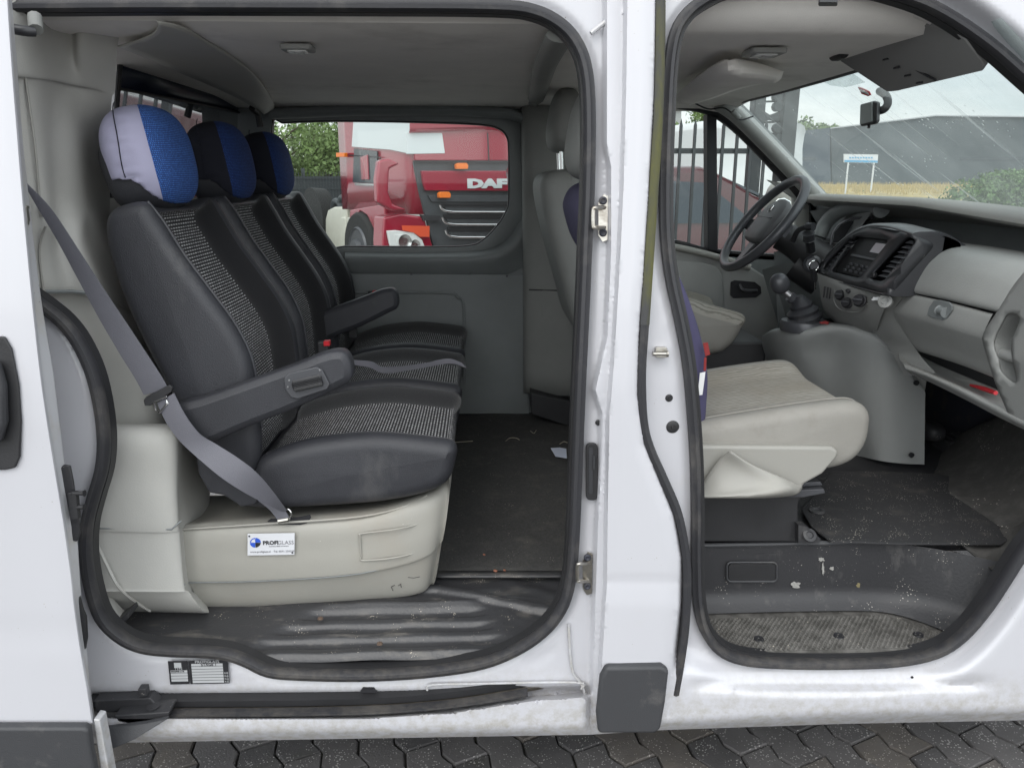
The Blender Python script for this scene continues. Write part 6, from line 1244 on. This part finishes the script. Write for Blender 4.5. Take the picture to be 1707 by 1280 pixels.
a_ = TF(779, 313, .118); hh = TF(779, 299, .118)[2]-a_[2]
textmesh('DAF', hh/.70, a_, fd, (0, 0, 1), M['truckwhite'], 'lettering', fl, extr=.006, bold=.010, sx=2.15)
for y in (333, 352, 373, 394):
    x0 = {333: 706, 352: 733, 373: 737, 394: 742}[y]
    tk(tf([(x0+8, y-7), (1040, y-5), (1040, y+4), (x0+14, y+4)], .09, .08), 'grille_bar', M['grille'], bevel=.006)
    if y > 340: tk(MB().tube(cr([TF(x0, y-10, .14), TF(x0+4, y-3, .15), TF(x0+16, y+1, .16), TF(x0+60, y+2, .16), TF(1030, y+2, .16)], 5), .014, 8), 'grille_chrome', M['chrome'])
tk(tf([(742, 418), (750, 412), (762, 417), (760, 428), (744, 428)], .15, .02), 'grille_chrome', M['chrome'])
for a, b in ((771, 278), (742, 326)): tk(tf([(a-10, b-3), (a-6, b-6), (a+7, b-6), (a+10, b-2), (a+9, b+4), (a-9, b+4)], .17, .06), 'marker_lamp', M['orange'], bevel=.004)
for y in (340, 344, 358, 362, 379, 383): tk(tf([(735+(y-340)*.3, y), (1040, y+1), (1040, y+2.4), (735+(y-340)*.3, y+1.4)], .10, .03), 'grille_gap_shade', M['ink'])  # black strips put the shade between the grille bars into colour
tk(tf([(812, 222), (814, 222), (816, 268), (814, 268)], .088, .01), 'panel_gap', M['ink'])
tk(tf([(690, 268), (1050, 269), (1050, 272), (691, 271)], .10, .03), 'panel_gap', M['ink'])
tk(tsd([(582, 258), (634, 262), (634, 264), (582, 260)], .035, .01), 'panel_gap', M['ink'])
# bumper corner, headlamp
tk(MB().slab([TF(a, b, .10) for a, b in [(640, 362), (668, 356), (708, 362), (728, 430), (720, 470), (640, 470), (638, 400)]], -nf*.3), 'bumper', M['truckred'], bevel=.03, seg=3)
tk(tf([(702, 358), (735, 360), (733, 368), (706, 368)], .13, .05), 'bumper_gap', M['ink'])
hl_ = tk(tf([(646, 385), (660, 384), (690, 388), (704, 400), (712, 420), (655, 424), (650, 405)], .16, .05), 'headlamp', M['lens'], bevel=.01)
tf([(658, 391), (684, 392), (698, 402), (704, 417), (664, 418)], .17, .02).build('lens', M['lens'], hl_, bevel=.005)
for a, b, r_ in ((675, 403, .09), (692, 409, .07)): MB().lathe(TF(a, b, .18), nf, [(r_, 0), (r_, .01), (r_*.6, -.0), (0, .004)], 20).build('reflector', M['chrome'], hl_)
tk(tf([(670, 376), (716, 377), (716, 395), (700, 395), (690, 388), (671, 384)], .175, .005), 'orange_plate', M['orangetag'])
# wind deflector on the corner, door edge, steps and arch
dfl = [(632, 268), (648, 264), (668, 273), (650, 282), (648, 320), (655, 340), (680, 350), (655, 352), (630, 338), (628, 300)]
tk(tf(dfl, .16, .12), 'wind_deflector', M['truckred'], bevel=.03, seg=3)
tk(tsd([(590, 248), (628, 252), (630, 306), (588, 304)], .03, .012), 'side_window', M['win'])
tk(tsd([(590, 305), (628, 307), (628, 310), (592, 309)], .04, .02), 'door_edge', M['chrome'])
tk(tsd([(600, 262), (612, 258), (614, 300), (602, 300)], .05, .02), 'door_mirror', M['truckred'], bevel=.01)
tk(tsd([(560, 255), (574, 255), (574, 262), (560, 262)], .1, .05), 'marker_lamp', M['orange'], bevel=.004)
tk(tsd([(583, 350), (640, 340), (645, 430), (630, 430), (626, 390), (612, 360), (600, 352), (592, 365), (588, 420), (580, 420)], .04, .2), 'wheel_arch', M['truckred'], bevel=.02)
wcn = TS(610, 405, -.05); wh = tk(MB().lathe(V3(wcn[0], wcn[1], .52), ns, [(.30, -.15), (.50, -.14), (.52, -.08), (.52, .08), (.48, .13), (.30, .12)], 32), 'wheel', M['tyre'])
MB().lathe(V3(wcn[0], wcn[1], .52), ns, [(.31, .122), (.29, .15), (.27, .128), (.14, .13), (.12, .2), (0, .21)], 24).build('rim', M['gunmetal'], wh)
# tank, chassis and rear fenders
bq = C0+sdv*3.0-ns*-.0
for i in range(3): tk(MB().slab([TS(a, b, -.1) for a, b in rrect(566+i*11, 362, 576+i*11, 416, 4)], -ns*.5), 'fuel_tank', M['tank'], bevel=.03, seg=3)
tk(MB().slab([TS(a, b, -.15) for a, b in [(546, 350), (556, 345), (578, 345), (578, 430), (542, 430), (542, 365)]], -ns*.6), 'rear_fender', M['tank'], bevel=.03)
tk(MB().slab([TS(a, b, -.3) for a, b in [(532, 350), (590, 338), (590, 356), (540, 372)]], -ns*.3), 'chassis', M['grille'], bevel=.02)
for a, b in ((555, 340), (566, 334), (540, 346)): tk(MB().tube(cr([TS(a, b+8, -.3), TS(a+3, b-4, -.3), TS(a+10, b-2, -.3), TS(a+16, b+8, -.3)], 4), .05, 8), 'air_hose', M['grille'])
rw_ = TS(530, 372, -.2); whl = tk(MB().lathe(V3(rw_[0], rw_[1], .85), ns, [(.25, -.15), (.48, -.14), (.5, .1), (.25, .1)], 24), 'wheel', M['tyre'])
settle(truck)

# ---- trees
def tree(px, Y, ztop, w_, name='tree', lab_='', m_='leaf', seed=1, n=4200, leafs=.16):
    rr = random.Random(seed); b = P(px, 300, Y); base = V3(b[0], b[1], 0); t = thing(name, lab_, 'tree', tuple(base), 'trees beyond the yard')
    mb = MB(); top = base+V3(rr.uniform(-.3, .3), 0, ztop*.72); mid = (base+top)/2+V3(rr.uniform(-.2, .2), 0, 0)
    mb.tube(cr([base, mid, top], 5), [.16*(1-.75*i/10) for i in range(11)], 8)
    tips = []
    for k in range(11):
        s_ = base*(1-(.35+.05*k))+top*(.35+.05*k); a = rr.uniform(0, 6.28); l_ = w_*rr.uniform(.3, .55)
        e = s_+V3(math.cos(a)*l_, math.sin(a)*l_, rr.uniform(.2, .9)*ztop*.2); mb.tube(cr([s_, (s_+e)/2+V3(0, 0, .1), e], 3), [.06, .05, .045, .04, .03, .02, .012], 6); tips += [e, (s_+e)/2]
    mb.build('trunk', M['bark'], t)
    clus = [(np.array(e), rr.uniform(.45, .9)*w_*.36) for e in tips]+[(base+V3(rr.gauss(0, w_*.22), rr.gauss(0, w_*.22), ztop*rr.uniform(.42, .97)), w_*rr.uniform(.12, .26)) for _ in range(12)]
    mb = MB()
    for _ in range(n):
        c, r_ = rr.choice(clus); leafs_ = leafs*.55; d = np.array([rr.gauss(0, 1) for _ in range(3)]); d /= np.linalg.norm(d); p = c+d*r_*rr.uniform(.55, 1.05)*V3(1, 1, .8)
        u = np.array([rr.gauss(0, 1) for _ in range(3)]); u /= np.linalg.norm(u); v = np.cross(u, d); v /= np.linalg.norm(v)+1e-9; s_ = leafs_*rr.uniform(.6, 1.3)
        mb.add([p-u*s_, p+v*s_*.5, p+u*s_, p-v*s_*.5], [[0, 1, 2, 3]])
    mb.build('crown', M[m_], t); settle(t); return t
tree(470, 24, 3.9, 2.6, lab_='leafy green tree nearest the dark blue headrest, left of the others', seed=3, leafs=.13)
tree(525, 26, 4.3, 3.0, lab_='broad green tree standing directly left of the red lorry', seed=5, leafs=.14)
tree(552, 34, 4.6, 2.6, lab_='far pale tree partly hidden by the red lorry edge', seed=8, leafs=.16)
tree(1150, 22, 3.6, 2.4, lab_='yellow green tree behind the palisade fence, next to the grey building edge', seed=11, leafs=.12)
tree(1172, 25, 3.7, 2.2, lab_='green tree behind the palisade fence against the window divider', seed=14, leafs=.13)
tree(1338, 150, 11.6, 9.0, lab_='small tree showing above the warehouse roof beside the gate posts', seed=17, leafs=.9)
tree(1368, 160, 11.4, 8.0, lab_='low tree crown at the left end of the dark warehouse roof', seed=21, leafs=.9)
# ---- buildings
def building(name, lab_, pts, Y, depth, m_, wins=(), cat='building', roof=None):
    q = [P(a, b, Y) for a, b in pts]; zb = min(p[2] for p in q)
    q = [V3(p[0], p[1], 0 if abs(p[2]-zb) < .6 else p[2]) for p in q]
    c = np.mean(q, 0); t = thing(name, lab_, cat, (c[0], Y, 0)); MB().slab(q, (0, depth, 0)).build('wall', M[m_], t)
    for w4 in wins: MB().slab([P(a, b, Y-.03) for a, b in rrect(*w4, .5, 1)], (0, .02, 0)).build('window', M['win'], t)
    if roof:
        MB().slab([P(a, b, Y-.2) for a, b in roof], (0, depth+.4, 0)).build('roof', M['trimdark'], t)
    settle(t); return t
building('shed', 'low white industrial building behind the mesh fence', [(380, 272), (528, 270), (545, 277), (545, 318), (380, 318)], 44, 12, 'bwhite', [(515, 284, 520, 300), (535, 284, 540, 300)], roof=[(378, 269), (530, 267), (547, 275), (546, 278), (529, 270.5), (378, 272.5)])
building('office', 'pale grey office block with dark windows next to the lorry', [(545, 252), (600, 246), (600, 318), (545, 318)], 38, 10, 'bgrey', [(549, 262, 553, 272), (557, 262, 563, 272), (549, 282, 553, 297), (557, 281, 563, 297)], roof=[(543, 250), (602, 244), (602, 247), (543, 253)])
building('office', 'tall light grey building edge left of the driver window trees', [(1060, 178), (1136, 180), (1136, 320), (1060, 320)], 30, 8, 'bgrey', [(1080, 200, 1100, 225), (1080, 245, 1100, 270)], roof=[(1058, 176), (1138, 178), (1138, 181), (1058, 179)])
building('shed', 'blue grey shed seen between the palisade bars', [(1158, 228), (1190, 222), (1236, 226), (1260, 232), (1260, 320), (1158, 320)], 42, 10, 'warehouse2', [(1164, 240, 1178, 250)], roof=[(1156, 226), (1190, 219), (1236, 223), (1262, 230), (1262, 233), (1236, 226.5), (1190, 222.5), (1156, 229)])
wh_ = building('warehouse', 'long dark grey warehouse with low gable behind the dry grass', [(1385, 213), (1470, 203), (1560, 192), (1720, 194), (2100, 204), (2100, 345), (1385, 345)], 95, 50, 'warehouse', [(1600, 262, 1720, 268)], 'warehouse')
building('warehouse', 'lower blue grey warehouse at the left end of the dark one', [(1290, 231), (1340, 218), (1383, 213.5), (1383, 345), (1290, 345)], 92, 40, 'warehouse2', [(1330, 262, 1360, 268)], 'warehouse')
mb = MB()
for k in range(46):
    x = P(1388, 300, 95)[0]+.35+k*1.3; mb.box((x, 94.96, 3.2), (.10, .06, 6.3))
mb.build('cladding_ribs', M['warehouse2'], wh_); o = bpy.data.objects[-1] if False else None
mb = MB(); [mb.slab([P(a, b, 94.8) for a, b in [(x0, 285), (x0+22, 285), (x0+22, 312), (x0, 312)]], (0, .1, 0)) for x0 in (1480, 1575, 1650)]; mb.build('loading_door', M['trimdark'], wh_)
mb = MB(); mb.slab([P(a, b, 94.7) for a, b in [(1385, 213), (1470, 203), (1560, 192), (1720, 194), (2100, 204), (2100, 206), (1720, 196), (1560, 194), (1470, 205), (1385, 215)]], (0, .2, 0)); mb.build('roof_edge', M['satin'], wh_)
for o in list(wh_.children)[-3:]: o.location = -Vector(wh_.location)
# ---- dry grass bank, green verge, hedge, sign
g = []
for y in np.linspace(16, 60, 40):
    g.append([V3(x, y, 1.10*ss((y-16)/10)*ss((x-8)/4)*(1-.0*ss((y-40)/20))+.06*math.sin(x*1.7+y)*math.cos(x*.6)-.03) for x in np.linspace(6, 70, 70)])
gb_ = tag(MB().grid(g).build('grass_bank', M['dry'], ang=90), kind='structure')
mb = MB(); rr = random.Random(2)
for _ in range(9000):
    x = rr.uniform(10, 45); y = rr.uniform(24, 42); z = 1.07+.06*math.sin(x*1.7+y)*math.cos(x*.6); h = rr.uniform(.12, .34); a = rr.uniform(-.1, .1)
    mb.add([(x-.02, y, z-.05), (x+.02, y, z-.05), (x+a, y, z+h)], [[0, 1, 2]])
tag(mb.build('dry_grass', M['dry']), 'tall dry yellow grass on the bank before the dark warehouse', 'grass', kind='stuff')
def bush(px0, px1, ytop, Y, lab_, name='hedge', n=9000, dep=2.0, wav=.12, gr=None):
    a = P(px0, 300, Y); b = P(px1, 300, Y); zt = P(px0, ytop, Y)[2]; rr = random.Random(int(px0)); mb = MB(); t = thing(name, lab_, 'hedge', ((a[0]+b[0])/2, Y, 0))
    for _ in range(n):
        x = rr.uniform(a[0], b[0]); e = min(1, (x-a[0])/1.2, 9); z = rr.uniform(.1, 1)**.7*zt*(.55+.45*math.sqrt(max(0, e)))+wav*math.sin(x*2.3)*.5; y = Y+rr.uniform(-.25, .25)+(rr.random() < .4)*rr.uniform(0, dep)
        u = np.array([rr.gauss(0, 1) for _ in range(3)]); u /= np.linalg.norm(u); v = np.cross(u, V3(rr.gauss(0, 1), rr.gauss(0, 1), rr.gauss(0, 1))); v /= np.linalg.norm(v)+1e-9; s_ = rr.uniform(.02, .045)
        p = V3(x, y, z); mb.add([p-u*s_, p+v*s_*.6, p+u*s_, p-v*s_*.6], [[0, 1, 2, 3]])
    mb.build('foliage', M['hedge'], t); MB().box(((a[0]+b[0])/2+.3, Y+dep/2+.2, zt*.42), (abs(b[0]-a[0])-.8, dep*.8, zt*.8)).build('branches', M['leafd'], t, bevel=.2); settle(t)
bush(1618, 1860, 283, 13, 'clipped green hedge at the right edge of the windscreen view', n=34000, dep=1.2)
bush(1425, 1440, 306, 27, 'small yellow green bush between the sign posts', 'bush', n=500, dep=.4)
sg = P(1435, 264, 25); sgn = thing('sign', 'wide white and blue notice board on two pale posts', 'sign', (sg[0], 25, 0))
MB().slab([P(a, b, 25) for a, b in [(1407, 257), (1464, 258), (1463, 272), (1407, 271)]], (0, .05, 0)).build('board', M['labelw'], sgn)
MB().slab([P(a, b, 24.99) for a, b in [(1408, 267), (1463, 268), (1463, 271.5), (1408, 270.5)]], (0, .01, 0)).build('blue_band', M['signblue'], sgn)
mb = MB()
for k in range(9): mb.slab([P(a, b, 24.985) for a, b in [(1416+k*4.5, 262), (1418.8+k*4.5, 262), (1418.8+k*4.5, 264.5), (1416+k*4.5, 264.5)]], (0, .01, 0))
mb.build('lettering', M['signblue'], sgn)
for a, b in ((1414, 1410), (1457, 1452)): MB().tube([P(a, 271, 25.02), V3(P(b, 320, 25)[0], 25.02, .6)], .028, 8).build('post', M['labelw'], sgn)
settle(sgn)
bi = P(1328, 217, 24); bs = thing('sign', 'small pale board standing behind the gate posts', 'sign', (bi[0], 24, 0)); MB().slab([P(a, b, 24) for a, b in [(1318, 203), (1330, 203), (1329, 219), (1317, 218)]], (0, .04, 0)).build('board', M['labelw'], bs); MB().tube([P(1323, 219, 24.05), V3(P(1323, 219, 24)[0], 24.05, 0)], .04, 8).build('post', M['satin'], bs); settle(bs)
# ---- tall gate posts with hinge lugs, in front of the windscreen view
gp0 = P(1285, 300, 9.0); gt = thing('gate_frame', 'tall dark steel gate posts joined by toothed brackets', 'gate', (gp0[0], 9, 0))
for x0, x1 in ((1250, 1267), (1297, 1321)):
    a, b = P(x0, 300, 9), P(x1, 300, 9); MB().box(((a[0]+b[0])/2, 9.1, 1.6), (b[0]-a[0], .2, 3.3)).build('post', M['fence'], gt, bevel=.01)
for k, y in enumerate((152, 170, 205, 222, 255)):
    MB().tube([P(1267, y, 9.1), P(1300, y+random.uniform(-2, 2), 9.1)], .012, 6).build('rod', M['fence'], gt)
MB().slab([P(a, b, 9.05) for a, b in [(1264, 185), (1275, 186), (1284, 192), (1300, 186), (1300, 204), (1284, 200), (1274, 203), (1264, 202)]], (0, .06, 0)).build('bracket', M['fence'], gt, bevel=.01)
mb = MB()
for y in (140, 162, 178, 214, 232, 262): mb.lathe(P(1296, y, 9.08), (0, -1, 0), [(.055, -.05), (.055, .05)], 10)
mb.build('hinge_lugs', M['fence'], gt); settle(gt)
# ---- palisade fence, mesh fence
def fence_bars(x0, x1, Y, lab_, zt=1.93):
    t = thing('palisade_fence', lab_, 'fence', ((x0+x1)/2, Y, 0)); mb = MB()
    for x in np.arange(x0, x1, .125): mb.add([(x-.012, Y-.012, .05), (x+.012, Y-.012, .05), (x+.012, Y+.012, .05), (x-.012, Y+.012, .05), (x-.012, Y-.012, zt), (x+.012, Y-.012, zt), (x+.012, Y+.012, zt), (x-.012, Y+.012, zt), (x, Y, zt+.06)], [[0, 1, 5, 4], [1, 2, 6, 5], [2, 3, 7, 6], [3, 0, 4, 7], [4, 5, 8], [5, 6, 8], [6, 7, 8], [7, 4, 8]])
    mb.build('pales', M['fence'], t)
    for z in (.25, 1.72): MB().box(((x0+x1)/2, Y+.03, z), (x1-x0, .03, .045)).build('rail', M['fence'], t)
    for x in np.arange(x0+.06, x1, 2.4): MB().box((x, Y+.06, 1.0), (.06, .06, 2.0)).build('post', M['fence'], t)
    settle(t)
fence_bars(.75, 2.6, 7.0, 'black steel palisade fence behind the driver door window')
def mesh_fence(x0, x1, Y, lab_, zt=1.95):
    t = thing('mesh_fence', lab_, 'fence', ((x0+x1)/2, Y, 0)); mb = MB()
    for x in np.arange(x0, x1, .06): mb.box((x, Y, zt/2), (.009, .009, zt))
    mb.build('wires', M['meshfence'], t); mb = MB()
    for z in np.arange(.1, zt, .2): mb.box(((x0+x1)/2, Y, z), (x1-x0, .012, .012))
    mb.build('cross_wires', M['meshfence'], t)
    MB().box(((x0+x1)/2, Y+.04, zt/2-.03), (x1-x0, .01, zt-.1)).build('privacy_strips', M['meshfence'], t)
    for x in np.arange(x0, x1, 2.5): MB().box((x, Y+.05, zt/2), (.06, .06, zt+.15)).build('post', M['meshfence'], t)
    settle(t)
mesh_fence(-8.5, -2.0, 16, 'dark green mesh fence with strips behind the rear seats', 1.62)
# ---- parked vehicles behind the fence
def car(x, Y, m_, lab_, flip=1, h=1.0, L=4.6, name='parked_van', cat='van', turn=0, steep=0.0):
    t = thing(name, lab_, cat, (x, Y, 0)); wd = 1.8
    pr = [(0, .35), (0, .8), (.12, .98), (1.0, 1.12+.1*h), (1.75, 1.75*h+.12), (2.2, 1.93*h), (L-.1, 1.95*h), (L, 1.7*h), (L, .35)]
    def q(u, y, z): return V3(flip*(u-L/2), y, z)
    g = []
    for y, k in ((-wd/2, .94), (-wd/2+.04, .98), (-wd/2+.14, 1.0), (0, 1.012), (wd/2-.14, 1.0), (wd/2-.04, .98), (wd/2, .94)):
        lp = cr([V3(a, b) for a, b in pr], 3); g.append([q(c[0]*1.0, y*(1-.10*max(0, c[1]-1)/.9), .35+(c[1]-.35)*k) for c in lp])
    MB().grid(g).build('body', M[m_], t, ang=50); n = len(g[0])
    MB().add(g[0]+g[-1], [list(range(n)), list(range(2*n-1, n-1, -1))]).build('body_side', M[m_], t)
    for s_ in (-1, 1):
        MB().slab([q(a, s_*(wd/2*(1-.10*max(0, b-1)/.9)+.006), b) for a, b in [(1.25, 1.2*h), (1.85, 1.72*h), (2.6, 1.76*h), (2.6, 1.2*h)]], (0, -.01*s_, 0)).build('side_window', M['win'], t)
        for u in (.85, L-.95):
            w_ = MB().lathe(q(u, s_*(wd/2-.08), .33), (0, s_, 0), [(.2, -.1), (.33, -.1), (.34, .06), (.22, .09)], 24).build('wheel', M['tyre'], t); MB().lathe(q(u, s_*(wd/2-.08), .33), (0, s_, 0), [(.22, .07), (.1, .08), (0, .09)], 16).build('rim', M['satin'], w_)
        MB().slab([q(.03, s_*.62-.15, .78), q(.03, s_*.62+.15, .78), q(.12, s_*.62+.15, .95), q(.12, s_*.62-.15, .95)], (-.03*flip, 0, 0)).build('headlamp', M['lens'], t)
    a_, b_ = V3(1.08, 1.20*h), V3(1.78, 1.73*h+.1)
    MB().slab([q(1.06, -.75, 1.19+.08*h), q(1.06, .75, 1.19+.08*h), q(1.72, .66, 1.72*h+.10), q(1.72, -.66, 1.72*h+.10)], (-.02*flip, 0, .02)).build('windscreen', M['mirror'] if steep else M['win'], t)
    t.rotation_euler = (0, 0, turn); return t
car(2.35, 9.6, 'cardark', 'dark maroon car close behind the palisade fence', -1, .84, 3.8, 'parked_car', 'car', turn=R(6))
car(3.6, 14.2, 'carwhite', 'tall white van behind the maroon car and the palisade fence', 1, 1.2, 4.2, turn=R(-70), steep=1)
car(-4.75, 12.2, 'carwhite', 'white car whose roof pillar shows beside the black rear seat', -1, .76, 3.8, 'parked_car', 'car', turn=R(12))
bpy.data.objects.remove(covd)
